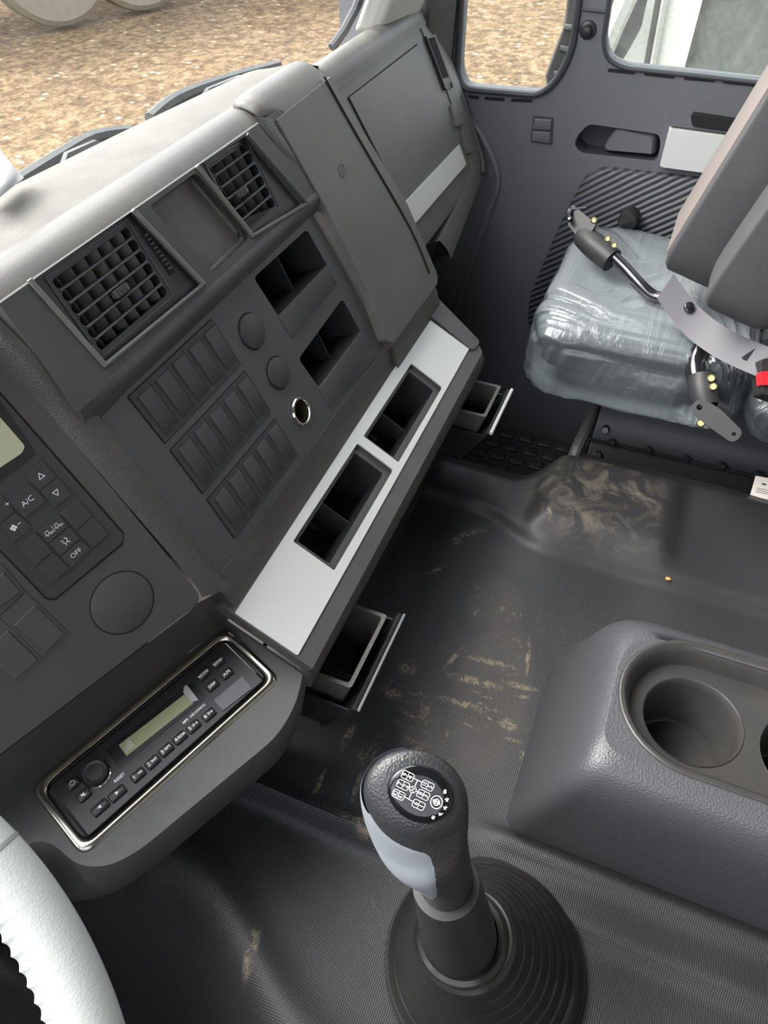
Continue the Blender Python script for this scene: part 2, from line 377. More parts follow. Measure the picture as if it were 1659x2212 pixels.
# ground outside
def gravel():
    m = bpy.data.materials.new('gravel'); m.use_nodes = True; n = m.node_tree.nodes; l = m.node_tree.links; b = n['Principled BSDF']; b.inputs['Roughness'].default_value = .95
    g = n.new('ShaderNodeNewGeometry'); v = n.new('ShaderNodeTexVoronoi'); v.inputs['Scale'].default_value = 9; v.inputs['Randomness'].default_value = 1
    l.new(g.outputs['Position'], v.inputs['Vector'])
    z = n.new('ShaderNodeTexNoise'); z.inputs['Scale'].default_value = 9; z.inputs['Detail'].default_value = 9; z.inputs['Roughness'].default_value = .75; l.new(g.outputs['Position'], z.inputs['Vector'])
    z2 = n.new('ShaderNodeTexNoise'); z2.inputs['Scale'].default_value = .9; z2.inputs['Detail'].default_value = 4; l.new(g.outputs['Position'], z2.inputs['Vector'])
    c = n.new('ShaderNodeValToRGB'); e = c.color_ramp.elements; e[0].position = .36; e[0].color = (.060, .037, .018, 1); e[1].position = .66; e[1].color = (.38, .275, .16, 1)
    k = e.new(.5); k.color = (.185, .12, .06, 1)
    l.new(z.outputs[0], c.inputs[0])
    sc = n.new('ShaderNodeSeparateColor'); l.new(v.outputs['Color'], sc.inputs[0]); 
    r = n.new('ShaderNodeMapRange'); r.inputs[1].default_value = .8; r.inputs[2].default_value = .95; l.new(sc.outputs[0], r.inputs[0])
    mx = n.new('ShaderNodeMix'); mx.data_type = 'RGBA'; mx.inputs[7].default_value = (.50, .42, .31, 1)
    d = n.new('ShaderNodeMapRange'); d.inputs[1].default_value = .25; d.inputs[2].default_value = .35; d.inputs[3].default_value = 1; d.inputs[4].default_value = 0; l.new(v.outputs['Distance'], d.inputs[0])
    mu = n.new('ShaderNodeMath'); mu.operation = 'MULTIPLY'; l.new(r.outputs[0], mu.inputs[0]); l.new(d.outputs[0], mu.inputs[1])
    l.new(mu.outputs[0], mx.inputs[0]); l.new(c.outputs[0], mx.inputs[6])
    m3 = n.new('ShaderNodeMix'); m3.data_type = 'RGBA'; m3.blend_type = 'MULTIPLY'; m3.inputs[0].default_value = .6
    r2 = n.new('ShaderNodeMapRange'); r2.inputs[3].default_value = .5; r2.inputs[4].default_value = 1.35; l.new(z2.outputs[0], r2.inputs[0])
    l.new(mx.outputs[2], m3.inputs[6]); l.new(r2.outputs[0], m3.inputs[7]); l.new(m3.outputs[2], b.inputs['Base Color'])
    bp = n.new('ShaderNodeBump'); bp.inputs['Strength'].default_value = .8; bp.inputs['Distance'].default_value = .05; l.new(z.outputs[0], bp.inputs['Height']); l.new(bp.outputs[0], b.inputs['Normal'])
    return m
bm = BM(); GZ = -2.6
gg = [[bm.verts.new((-10+45*i/40, -20+50*j/40, GZ+.03*noise.noise(Vector((i*.9, j*.9, 0))))) for j in range(41)] for i in range(41)]
for i in range(40):
    for j in range(40): bm.faces.new((gg[i][j], gg[i+1][j], gg[i+1][j+1], gg[i][j+1]))
struct('ground', bm, gravel(), base=(0, 0, GZ))
# firewall and cab front below the windscreen
bm = BM(); box(bm, (.35, .60, -.735), (1.95, .03, .73)); struct('wall_front', bm, 'tread')
# ---- right wall / door
wq = [(988, 150), (1003, -60), (1262, -80), (1247, 30), (1236, 110), (1203, 175), (1165, 206), (1000, 192)]
w3 = [(1312, -60), (1304, 95), (1313, 128), (1345, 147), (1500, 163), (1760, 192), (1850, -80)]
def up(poly_px, add):        # continue a window hole above the frame
    return [DOOR.uv(*p) for p in poly_px]
hq = rnd(up(wq, 0), [.01, 0, 0, .02, .02, .03, .02, .015]); h3 = rnd(up(w3, 0), [0, .01, .02, .02, .0, .01, 0])
# move the upper edge of both openings up to the header
hq = [(a, (b if b > -.24 else b-.33)) for a, b in hq]; h3 = [(a, (b if b > -.235 else b-.33)) for a, b in h3]
# handle recess and storage slot are openings as well
rec_px = [(1272, 268), (1424, 290), (1427, 318), (1418, 348), (1255, 330), (1240, 312), (1250, 290)]
rec = rnd(DOOR.poly(rec_px), .008)
bm = BM(); plate(bm, DOOR, [(-.62, -.66), (.75, -.66), (.75, .62), (-.62, .62)], [hq, h3, rec], h0=-.035, h1=0)
door = struct('wall_right', bm, 'door', smooth=False, bevel=.003, base=(1.3, 0, -1.1))
door['label'] = 'grey moulded passenger door panel and side wall'
bm = BM(); well(bm, DOOR, rec, 0, .034, .05); struct('handle_recess', bm, 'gasket', parent=door)
hl = DOOR.poly([(1327, 275), (1412, 290), (1420, 300), (1415, 340), (1405, 342), (1297, 328)])
bm = BM(); dome(bm, DOOR, rnd(hl, .006), -.03, -.004, .008); o = struct('door_handle', bm, 'door', parent=door)
# gaskets around the openings
for hole, nm in ((hq, 'window_gasket'), (h3, 'window_gasket')):
    bm = BM(); big = [(a, b) for a, b in hole]
    c = Vector((sum(p[0] for p in big)/len(big), sum(p[1] for p in big)/len(big)))
    n_ = len(big); pth = [DOOR.pt(a, b, .001) for a, b in big]; pth.append(pth[0])
    tube(bm, pth, .0055 if hole is hq else .0035, 8, cap=False); struct(nm, bm, 'gasket', parent=door)
# sill slots
slot_m = []
for a, b in (((1313, 146), (1372, 152)), ((1392, 154), (1457, 161)), ((1478, 163), (1545, 169)), ((1563, 171), (1633, 178)), ((1654, 180), (1720, 187)), ((1012, 203), (1035, 206)), ((1047, 207), (1090, 210)), ((1104, 211), (1150, 213))):
    p, q = DOOR.uv(a[0], a[1]+5), DOOR.uv(b[0], b[1]+5)
    bm = BM(); plate(bm, DOOR, rnd([(p[0], p[1]-.0022), (q[0], q[1]-.0022), (q[0], q[1]+.0022), (p[0], p[1]+.0022)], .002), h0=-.001, h1=.0012); struct('sill_slot', bm, 'void', parent=door)
# moulded ledge below the sill, waist bulge
bm = BM(); wb = DOOR.poly([(1447, 246), (1700, 280), (1700, 300), (1447, 266)])
dome(bm, DOOR, wb, 0, .012, .004); struct('arm_ledge', bm, 'door', parent=door)
bm = BM(); sl = DOOR.poly([(1494, 240), (1640, 262), (1640, 287), (1600, 282), (1497, 267)])
plate(bm, DOOR, rnd(sl, .006), h0=0, h1=.0135); struct('grab_slot', bm, 'void', parent=door)
bm = BM(); st = DOOR.poly([(1447, 270), (1700, 304), (1690, 390), (1425, 355)]); dome(bm, DOOR, rnd(st, .003), 0, .014, .004); o = struct('door_trim', bm, 'silver', parent=door); o['label'] = 'silver trim plate'
# window switches
sp = DOOR.poly([(1153, 250), (1196, 253), (1193, 312), (1146, 306)]); bm = BM(); plate(bm, DOOR, rnd(sp, .003), h0=0, h1=.002); sw = struct('switch_plate', bm, 'gasket', parent=door, bevel=.0008)
for q in ([(1156, 254), (1193, 257), (1191, 280), (1152, 277)], [(1152, 281), (1190, 284), (1189, 308), (1149, 303)]):
    bm = BM(); dome(bm, DOOR, rnd(DOOR.poly(q), .002), .002, .0055, .0018); struct('switch_blank', bm, 'door', parent=sw)
# ribbed speaker pad
def ribs():
    m = bpy.data.materials.new('ribbed_fabric'); m.use_nodes = True; n = m.node_tree.nodes; l = m.node_tree.links; b = n['Principled BSDF']; b.inputs['Roughness'].default_value = .5
    g = n.new('ShaderNodeNewGeometry'); mp = n.new('ShaderNodeMapping'); mp.inputs['Rotation'].default_value = (math.radians(35), 0, 0); l.new(g.outputs['Position'], mp.inputs[0])
    wv = n.new('ShaderNodeTexWave'); wv.bands_direction = 'Z'; wv.inputs['Scale'].default_value = 32; wv.inputs['Distortion'].default_value = .5; wv.inputs['Detail'].default_value = 0; l.new(mp.outputs[0], wv.inputs['Vector'])
    mx = n.new('ShaderNodeMix'); mx.data_type = 'RGBA'; mx.inputs[6].default_value = (.018, .019, .022, 1); mx.inputs[7].default_value = (.10, .11, .12, 1)
    l.new(wv.outputs[0], mx.inputs[0]); l.new(mx.outputs[2], b.inputs['Base Color'])
    bp = n.new('ShaderNodeBump'); bp.inputs['Strength'].default_value = .6; bp.inputs['Distance'].default_value = .003; l.new(wv.outputs[0], bp.inputs['Height']); l.new(bp.outputs[0], b.inputs['Normal']); return m
pd = DOOR.poly([(1305, 358), (1700, 402), (1700, 700), (1140, 700), (1143, 640), (1215, 470), (1268, 372)])
bm = BM(); dome(bm, DOOR, rnd(pd, [.02, 0, 0, .01, .03, .03, .02]), -.002, .008, .006); struct('speaker_pad', bm, ribs(), parent=door)
# seam ridge where the wall turns below the quarter window
bm = BM(); tube(bm, smooth_path([at_x(1003, 240, 1.298), at_x(1045, 300, 1.298), at_x(1075, 380, 1.298), at_x(1060, 450, 1.298), at_x(1010, 600, 1.298), at_x(960, 760, 1.298)], 6), .006, 8); struct('corner_ridge', bm, 'door', parent=door)
# latch buttons
bm = BM(); c = DOOR.uv(1270, 65); ring(bm, DOOR, c, [(.0, .011), (.006, .010), (.008, .004), (.012, .002), (.013, .0)], 24); struct('snap_stud', bm, 'satin', parent=door)
bm = BM(); c = DOOR.uv(1363, 462); ring(bm, DOOR, c, [(.0, .035), (.014, .033), (.017, .028), (.017, .0)], 24); o = struct('winder_boss', bm, 'satin', parent=door)
bm = BM(); a, b = DOOR.uv(1256, 20), DOOR.uv(1312, 26); tube(bm, [DOOR.pt(a[0], a[1], .002), DOOR.pt(b[0], b[1], .002)], .002, 6); struct('pillar_seam', bm, 'gasket', parent=door)
# glass
for i, hole in ((2, hq), (3, h3)):
    bm = BM(); plate(bm, DOOR, hole, h0=-.024, h1=-.02); struct('window_%d' % i, bm, 'glass' if i == 2 else 'dglass', smooth=False)
# ---- windscreen with pillar
WS = [(-.6, .50), (-.2, .535), (.2, .53), (.43, .515), (.60, .50), (.80, .478), (1.0, .465), (1.15, .455), (1.27, .40)]
bm = BM(); lo = [Vector((x, y+.02, -.285)) for x, y in WS]; hi = [Vector((x, y-.28, .33)) for x, y in WS]
loft(bm, [lo, hi], close=False); struct('window_1', bm, 'glass', smooth=False)
def P3(*pts): return [Vector(p) for p in pts]
bm = BM()
b0 = P3((1.225, .470, -.33), (1.30, .462, -.36), (1.315, .425, -.40), (1.285, .420, -.40), (1.225, .44, -.33))
b1 = [p+Vector((0, -.03, .62)) for p in b0]
loft(bm, [b0, b1], cap0=True, cap1=True); struct('trim_1', bm, 'gasket', bevel=.006, bseg=3)['label'] = 'dark windscreen pillar trim beside the quarter window'
bm = BM(); b0 = P3((1.085, .50, -.285), (1.20, .49, -.295), (1.22, .455, -.30), (1.10, .462, -.285)); b1 = [p+Vector((.03, -.30, .62)) for p in b0]
loft(bm, [b0, b1], cap0=True, cap1=True); struct('trim_2', bm, 'pillar', bevel=.008, bseg=3)['label'] = 'light grey windscreen pillar trim'
bm = BM(); tube(bm, [(1.03, .505, -.29), (1.055, .497, -.275), (1.072, .485, -.25), (1.09, .21, .33)], .006, 8); struct('trim_3', bm, 'gasket')['label'] = 'black windscreen rubber seal'
bm = BM(); box(bm, (.30, -.38, .42), (2.1, 1.30, .04)); struct('ceiling', bm, 'headliner')
bm = BM(); box(bm, (.30, -1.04, -.30), (2.1, .04, 1.5)); struct('wall_back', bm, 'headliner')
LW = Plane((-.66, 0, 0), (0, 1, 0), (0, 0, -1))
bm = BM(); plate(bm, LW, [(-1.04, -.44), (.62, -.44), (.62, 1.1), (-1.04, 1.1)], [rnd([(-.62, -.36), (.42, -.36), (.50, .30), (-.62, .30)], .06)], h0=-.04, h1=0); struct('wall_left', bm, 'door', smooth=False)
# ============================================================ DASHBOARD
dash = thing('dashboard', 'grey moulded plastic dashboard with dusty top, silver trim and blanked switch panels', 'dashboard', (.6, .42, -.8))
# --- top surface: windscreen line to brow
def browy(x):
    return .425 if x < .72 else .425+.03*sstep(.86, .93, x)
def topz(x): return -.250-.034*sstep(.80, .95, x)
bm = BM(); xs = [-.55+1.83*i/120 for i in range(121)]; rings = []
for x in xs:
    k = 0
    while k < len(WS)-2 and x > WS[k+1][0]: k += 1
    (xa, ya), (xb, yb) = WS[k], WS[k+1]; yw = ya+(yb-ya)*max(0, min(1, (x-xa)/(xb-xa)))
    yb_ = browy(x)+.018; zt = topz(x); row = []
    for j in range(21):
        t = j/20; y = yw+.03+(yb_-yw-.03)*t
        z = zt-.012*(1-t)**2
        dx = (x-.95)/.11; tr = math.exp(-dx**4)*math.exp(-((t-.42)/.22)**4); z -= .012*tr*(1 if x > .8 else 0)
        row.append(Vector((x, y, z)))
    rings.append(row)
loft(bm, rings, close=False); obj('dash_top', bm, 'top', dash, ang=70)
# --- brow: rounded nose along the centre module
def sweep(name, prof, xa, xb, m, nseg=2, cap=True, bevel=0, prof2=None, parent=dash, ang=50, close=True):
    bm = BM(); R = []
    for i in range(nseg+1):
        t = i/nseg; R.append([Vector((xa+(xb-xa)*t, (y if not prof2 else y+(prof2[k][0]-y)*t), (z if not prof2 else z+(prof2[k][1]-z)*t))) for k, (y, z) in enumerate(prof)])
    loft(bm, R, cap0=cap and close, cap1=cap and close, close=close); return obj(name, bm, m, parent, bevel=bevel, ang=ang)
sweep('dash_brow', [(.446, -.262), (.4435, -.2505), (.440, -.2478), (.432, -.247), (.424, -.2485), (.417, -.252), (.410, -.2575), (.4045, -.2635)], .20, .672, 'brow', close=False)
# ridge of the nose below and at the sides of the vents
POD = Plane(FACE.pt(0, 0, .010), FACE.u, FACE.v)
def F2(px, py): return POD.uv(px, py)
u0, u1 = .303-.353, .700-.353
pod_out = [(u0, -.106), (u1-.008, -.106), (u1, -.098), (u1, -.024), (u0, -.020)]
v1 = rnd(POD.poly([(72, 604), (287, 456), (438, 614), (226, 785)]), .002)
v2 = rnd(POD.poly([(430, 358), (533, 292), (655, 440), (549, 506)]), .002)
vm = rnd(POD.poly([(322, 446), (424, 372), (541, 512), (462, 590)]), .005)
bm = BM(); plate(bm, POD, pod_out, [v1, vm, v2], h0=-.012, h1=.0)
obj('vent_surround', bm, 'plastic', dash, bevel=.0015)
bm = BM(); well(bm, POD, vm, -.0005, .010, 0); obj('vent_divider', bm, 'brow', dash, bevel=.003)
for tag_, bars in (('l', (((63, 604), (228, 790)), ((287, 453), (441, 614)), ((228, 790), (441, 614)))), ('s', (((425, 358), (547, 510)), ((547, 510), (664, 440)), ((533, 290), (664, 440))))):
    for a, b in bars:
        p, q = POD.hit(*a, .0008), POD.hit(*b, .0008); bm = BM(); tube(bm, [p, p.lerp(q, .5), q], .0022, 8); obj('vent_bezel', bm, 'vbezel' if a[0] in (63, 287, 425) else 'plastic', dash)
# fillet ridge under the pod
sweep('nose_ridge', [tuple((q.y, q.z)) for q in [POD.pt(0, -.0235, 0.0), POD.pt(0, -.019, .0012), POD.pt(0, -.014, .0), POD.pt(0, -.010, -.004), POD.pt(0, -.006, -.0085), POD.pt(0, -.003, -.0105), POD.pt(0, -.02, -.012)]], .352, .694, 'plastic', ang=60)
nr_a = [tuple((q.y, q.z)) for q in [POD.pt(0, v, h) for v, h in ((-.0245, 0), (-.019, -.0016), (-.014, -.0036), (-.010, -.0056), (-.006, -.0076), (-.001, -.0101), (-.02, -.012))]]
nr_b = [tuple((q.y, q.z)) for q in [POD.pt(0, -.0235, 0.0), POD.pt(0, -.019, .0012), POD.pt(0, -.014, .0), POD.pt(0, -.010, -.004), POD.pt(0, -.006, -.0085), POD.pt(0, -.003, -.0105), POD.pt(0, -.02, -.012)]]
sweep('nose_ridge', nr_a, .304, .352, 'plastic', nseg=6, prof2=nr_b, ang=60)
# --- centre switch panel
pA = rnd(FACE.poly([(548, 600), (663, 495), (706, 572), (601, 682)]), [.006, .006, .001, .001]); pA_lid = rnd(FACE.poly([(601, 684), (706, 574), (728, 612), (632, 735)]), [.001, .001, .005, .005])
pB = rnd(FACE.poly([(645, 775), (740, 645), (778, 715), (688, 836)]), [.006, .006, .001, .001]); pB_lid = rnd(FACE.poly([(688, 838), (780, 717), (812, 770), (712, 882)]), [.001, .001, .005, .005])
cen = [(-.033, -.012), (.330, -.012), (.352, .160), (.349, .171), (.335, .176), (-.022, .178), (-.032, .172)]
cc = FACE.uv(648, 889)
lh = circle(cc, .0125, 28)
bm = BM(); plate(bm, FACE, rnd(cen, [.001, .004, .001, .006, .004, .006, .006]), [pA, pB, lh], h0=-.004, h1=0)
obj('centre_panel', bm, 'face', dash, bevel=.0012)
for p, lid in ((pA, pA_lid), (pB, pB_lid)):
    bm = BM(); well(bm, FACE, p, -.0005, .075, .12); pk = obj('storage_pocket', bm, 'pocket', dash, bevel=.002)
    bm = BM(); dome(bm, FACE, lid, -.0005, .0014, .0012); obj('pocket_lip', bm, 'face', pk)
    us = [q[0] for q in p]; vs_ = [q[1] for q in p]; um = (min(us)+max(us))/2+.0
    bm = BM(); box(bm, FACE.pt(um+.006, (min(vs_)+max(vs_))/2, -.04), (.0012, .05, .05), Matrix((FACE.u, FACE.v, FACE.n)).transposed()); obj('pocket_rib', bm, 'pocket', pk)
# switch blanks
def quad_grid(px4, n):
    tl, tr, br, bl = [Vector(FACE.uv(*p)) for p in px4]; out = []
    for i in range(n):
        a, b = i/n, (i+1)/n; out.append([tl.lerp(tr, a), tl.lerp(tr, b), bl.lerp(br, b), bl.lerp(br, a)])
    return out
rows = [[(276, 857), (455, 690), (518, 788), (356, 957)], [(367, 972), (527, 802), (583, 890), (437, 1065)], [(447, 1079), (592, 906), (640, 983), (507, 1163)]]
def switch_blank(P, q, parent, m='blank', name='switch_blank', s=1):
    c = sum(q, Vector((0, 0)))/4
    g_ = [p+(c-p).normalized()*.0004*s for p in q]
    bm = BM(); plate(bm, P, rnd([tuple(p) for p in g_], .0006), h0=-.001, h1=.0010)
    e = (q[1]-q[0]); d = (q[3]-q[0])
    def at(a, b): return q[0]+e*a+d*b
    dome(bm, P, [tuple(at(.24, .10)), tuple(at(.95, .10)), tuple(at(.95, .90)), tuple(at(.24, .90))], .0010, .0025*s, .0012, 2)
    return obj(name, bm, m, parent, ang=30)
bm = BM()
for r in rows:
    tl, tr, br, bl = [Vector(FACE.uv(*p)) for p in r]; c = (tl+br)/2
    plate(bm, FACE, rnd([tuple(p-(c-p).normalized()*.0010) for p in (tl, tr, br, bl)], .001), h0=-.001, h1=.0005)
obj('switch_bay_gap', bm, 'void', dash, smooth=False)
for r in rows:
    for q in quad_grid(r, 5): switch_blank(FACE, q, dash)
for c_, r_ in (((543, 716), .0165), ((600, 806), .0155)):
    c2 = FACE.uv(*c_); bm = BM(); ring(bm, FACE, c2, [(r_+.0012, -.001), (r_+.0012, .0004), (r_, .0004), (r_, -.001)]); obj('gauge_bezel', bm, 'void', dash, smooth=False)
    bm = BM(); ring(bm, FACE, c2, [(0, .0042), (r_*.86, .0040), (r_*.97, .003), (r_, .0004), (r_, -.001)]); obj('gauge_blank', bm, 'blank', dash)
# textured rail left of the panel and around it
def ribbon(name, A, B, m, hmid, parent, seg=8, inward=(0, .5, -.1)):
    """rounded strip between two 3-D lines of points"""
    bm = BM(); R = []
    for a, b in zip(A, B):
        nn = nrm((-.2, -.85, .45)); row = []
        for k in range(seg+1):
            t = k/seg; row.append(a.lerp(b, t)+nn*hmid*math.sin(math.pi*t))
        R.append(row)
    loft(bm, R, close=False); return obj(name, bm, m, parent, ang=80)
ra = [FACE.hit(-60, 610, .012), FACE.hit(0, 690, .010), FACE.hit(90, 780, .008), FACE.hit(240, 930, .001), FACE.hit(400, 1140), FACE.hit(474, 1240), FACE.hit(500, 1262)]
rb = [DRV.hit(-60, 744), DRV.hit(0, 794), DRV.hit(80, 864), DRV.hit(150, 945), DRV.hit(300, 1120), DRV.hit(410, 1248), DRV.hit(436, 1290)]
A = smooth_path(ra, 5); B = smooth_path(rb, 5)
ribbon('panel_rail', A, B, 'rail', .005, dash)
# fillet between panel, rail and ledge
sweep('centre_fillet', [(.296, -.508), (.2935, -.518), (.2925, -.528), (.291, -.537), (.286, -.545), (.30, -.56), (.32, -.52)], .318, .715, 'rail', ang=70)
# driver side panel
dp = DRV.poly([(72, 850), (431, 1284), (428, 1306), (400, 1326), (0, 1630), (-260, 1830), (-260, 560)])
cir = circle(DRV.uv(265, 1301), .0295, 40)
bm = BM(); plate(bm, DRV, rnd(dp, [0, .004, .004, 0, 0, 0, 0]), h0=-.006, h1=0); obj('driver_panel', bm, 'drv', dash, bevel=.0012)
c2 = DRV.uv(265, 1302)
bm = BM(); ring(bm, DRV, c2, [(.0262, -.001), (.0262, .0003), (.0254, .0004), (.0250, -.001)]); obj('speaker_seam', bm, 'void', dash, smooth=False)
bm = BM(); ring(bm, DRV, c2, [(0, .0008), (.0240, .0008), (.0252, .0002), (.0253, -.001)]); obj('round_blank', bm, 'drv', dash)
for q in ([(55, 1278), (149, 1367), (92, 1422), (-2, 1332)], [(-2, 1332), (92, 1422), (33, 1478), (-70, 1390)], [(0, 1215), (53, 1275), (-2, 1330), (-70, 1265)]):
    switch_blank(DRV, [Vector(DRV.uv(*p)) for p in q], dash, 'drv')
# fillet + ledge skirt below driver panel (textured) down to the radio pod
RC = lambda px, py, h=0: RAD.hit(px, py, h)
la = [DRV.hit(-200, 1775), DRV.hit(0, 1632), DRV.hit(200, 1480), DRV.hit(400, 1328), DRV.hit(432, 1300), SPL.hit(497, 1268)]
lb = [RC(-200, 1870), RC(0, 1725), RC(200, 1570), RC(400, 1415), RC(470, 1362), RC(505, 1322)]
ribbon('ledge_fillet', smooth_path(la, 4), smooth_path(lb, 4), 'rail', -.006, dash)
# radio pod: housing with its top face around the radio
pod_px = [(-120, 1826), (0, 1725), (470, 1362), (484, 1335), (655, 1452), (640, 1520), (600, 1590), (300, 1838), (235, 1872), (170, 1872), (90, 1800), (-60, 1905)]
podp = [RAD.uv(*p) for p in pod_px]
rin = rnd([(-.0015, -.002), (.190, -.002), (.190, .060), (-.0015, .060)], .003)
# skirt walls going down
prn = rnd(podp, [0, 0, 0, 0, .006, .018, .016, .02, .022, .022, .022, 0], 5)
skirt = prn[4:]
top = [RAD.pt(*p, -.0005) for p in skirt]
bm = BM(); plate(bm, RAD, prn, [rin], h0=-.006, h1=0, back=False)
R0 = top; cR = RAD.pt(.094, .029); R = []
for q_, hh in ((0, 0),): R.append(R0)
for k, (dz, dy) in enumerate(((-.004, -.0012), (-.012, -.003), (-.05, .004), (-.13, .045), (-.22, .10))):
    R.append([p+Vector((.0, dy, dz)) for p in R0])
loft(bm, R, close=False)
obj('radio_pod', bm, 'plastic', dash, ang=35)
# --- silver trimmed ledge
hA = [(768, 960), (845, 1010), (725, 1240), (635, 1170)]; hB = [(886, 790), (955, 833), (862, 1000), (782, 945)]
su = lambda L: [SPL.uv(*p) for p in L]
def rect_uv(px):        # the cut-outs are rectangular in the ledge
    q = su(px); us = sorted(a for a, b in q); vs_ = sorted(b for a, b in q)
    a0, a1, b0, b1 = (us[0]+us[1])/2, (us[2]+us[3])/2, (vs_[0]+vs_[1])/2, (vs_[2]+vs_[3])/2
    return [(a0, b0), (a1, b0), (a1, b1), (a0, b1)]
rA, rB = rect_uv(hA), rect_uv(hB)
ledge = [(-.012, -.004), (.545, -.004), (.548, .004), (.535, .088), (.528, .096), (-.012, .100)]
bm = BM(); plate(bm, SPL, rnd(ledge, [0, .004, .004, .01, .01, 0]), [rA, rB], h0=-.012, h1=0); obj('lower_ledge', bm, 'rail', dash, bevel=.004, bseg=3)
tr = [(-.010, .014), (.508, .008), (.513, .080), (-.010, .084)]
tr = [SPL.uv(506, 1325), SPL.uv(921, 688), SPL.uv(1012, 755), SPL.uv(642, 1417)]
bm = BM(); plate(bm, SPL, rnd(tr, .002), [rnd(rA, .002), rnd(rB, .002)], h0=-.001, h1=.0018); o = obj('ledge_trim', bm, 'silver', dash, bevel=.0006); o['label'] = 'silver trim plate'
for r in (rA, rB):
    ins = [(r[0][0]+.007, r[0][1]+.004), (r[1][0]-.009, r[1][1]+.004), (r[2][0]-.009, r[2][1]-.007), (r[3][0]+.007, r[3][1]-.007)]
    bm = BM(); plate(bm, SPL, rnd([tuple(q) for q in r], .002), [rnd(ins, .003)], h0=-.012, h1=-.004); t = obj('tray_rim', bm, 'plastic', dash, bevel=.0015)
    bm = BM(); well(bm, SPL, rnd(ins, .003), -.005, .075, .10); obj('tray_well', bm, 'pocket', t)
    um = (ins[0][0]+ins[1][0])/2+.01
    bm = BM(); box(bm, SPL.pt(um, (ins[0][1]+ins[2][1])/2, -.055), (.001, ins[2][1]-ins[0][1], .04), Matrix((SPL.u, SPL.v, SPL.n)).transposed()); obj('tray_divider', bm, 'plastic', t)
# body of the ledge below: lip and underside
sweep('lower_body', [(.228, -.590), (.226, -.594), (.218, -.597), (.213, -.604), (.211, -.615), (.214, -.630), (.235, -.638), (.40, -.66), (.58, -.74)], .312, .862, 'rail', ang=40, close=False)
bm = BM(); loft(bm, [P3(*[(.8615, y, z) for y, z in ((.30, -.548), (.226, -.594), (.213, -.604), (.211, -.615), (.235, -.638), (.40, -.66), (.40, -.56))]), P3(*[(.863, y, z) for y, z in ((.30, -.548), (.226, -.594), (.213, -.604), (.211, -.615), (.235, -.638), (.40, -.66), (.40, -.56))])], cap0=True, cap1=True); obj('body_end', bm, 'rail', dash)
sweep('heater_housing', [(.245, -.635), (.262, -.80), (.58, -.80), (.58, -.62)], .44, .86, 'tread')
# split line between pod and ledge
bm = BM(); tube(bm, [SPL.hit(482, 1337, .001), SPL.hit(655, 1455, .001)], .0009, 6); obj('seam', bm, 'void', dash)
# --- flap module with hood
FLP = Plane(FACE.pt(0, 0, .012), FACE.u, FACE.v)
fp = [FLP.uv(598, 258), FLP.uv(700, 440), FLP.uv(800, 640), FLP.uv(835, 735), FLP.uv(850, 742), FLP.uv(946, 612), FLP.uv(944, 590), FLP.uv(880, 440), FLP.uv(765, 250), FLP.uv(715, 165)]
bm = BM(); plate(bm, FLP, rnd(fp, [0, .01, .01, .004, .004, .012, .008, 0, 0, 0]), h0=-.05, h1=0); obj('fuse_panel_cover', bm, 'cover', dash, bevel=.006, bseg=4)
# hood: skin rolled from the cover up over the dash top
top_edge = [FLP.hit(598, 258), FLP.hit(640, 215), FLP.hit(690, 178), FLP.hit(715, 165)]
bm = BM(); R = []
for i in range(17):
    t = i/16; x = .664+.142*t; e = math.sqrt(max(0, 1-((t-.5)*2)**6)); k = .004+.006*e; fx = max(x, .6975+.004*t)
    pr = [(fx, .448, -.252), (fx, .443, -.250+.25*k), (x, .436, -.250+k), (x, .427, -.2495+k*1.15), (x, .417, -.2515+k*1.1), (x, .408, -.2555+k), (fx, .400, -.2605+k*.5), (fx, .3945, -.268), (fx, .392, -.274)]
    R.append([Vector(p) for p in pr])
loft(bm, R, close=False); obj('cover_hood', bm, 'brow', dash, ang=80, solid=.004)
bm = BM(); c2 = FLP.uv(739, 369); ring(bm, FLP, c2, [(.0075, 0), (.0075, .0006), (.0068, .0006), (.0066, .0002), (0, .0002)], 24); obj('cover_button', bm, 'face', dash)
# inner seam line on the cover and at its rim
bm = BM(); tube(bm, smooth_path([FLP.hit(700, 165, .001), FLP.hit(770, 290, .001), FLP.hit(885, 490, .001), FLP.hit(928, 590, .001)], 4), .0012, 6)
obj('cover_seam', bm, 'void', dash)
# textured strip between centre panel and cover
ribbon('cover_rail', smooth_path([FACE.hit(545, 250, .01), FACE.hit(610, 330, .01), FACE.hit(690, 450, .002), FACE.hit(770, 620, .001), FACE.hit(832, 757, .001)], 4), smooth_path([FACE.hit(600, 262, .008), FACE.hit(650, 345, .008), FACE.hit(705, 440, .004), FACE.hit(796, 632, .003), FACE.hit(850, 745, .003)], 4), 'rail', .002, dash)
sweep('cover_fillet', [(.300, -.505), (.288, -.522), (.285, -.535), (.283, -.545), (.32, -.55)], .715, .87, 'rail', ang=70)
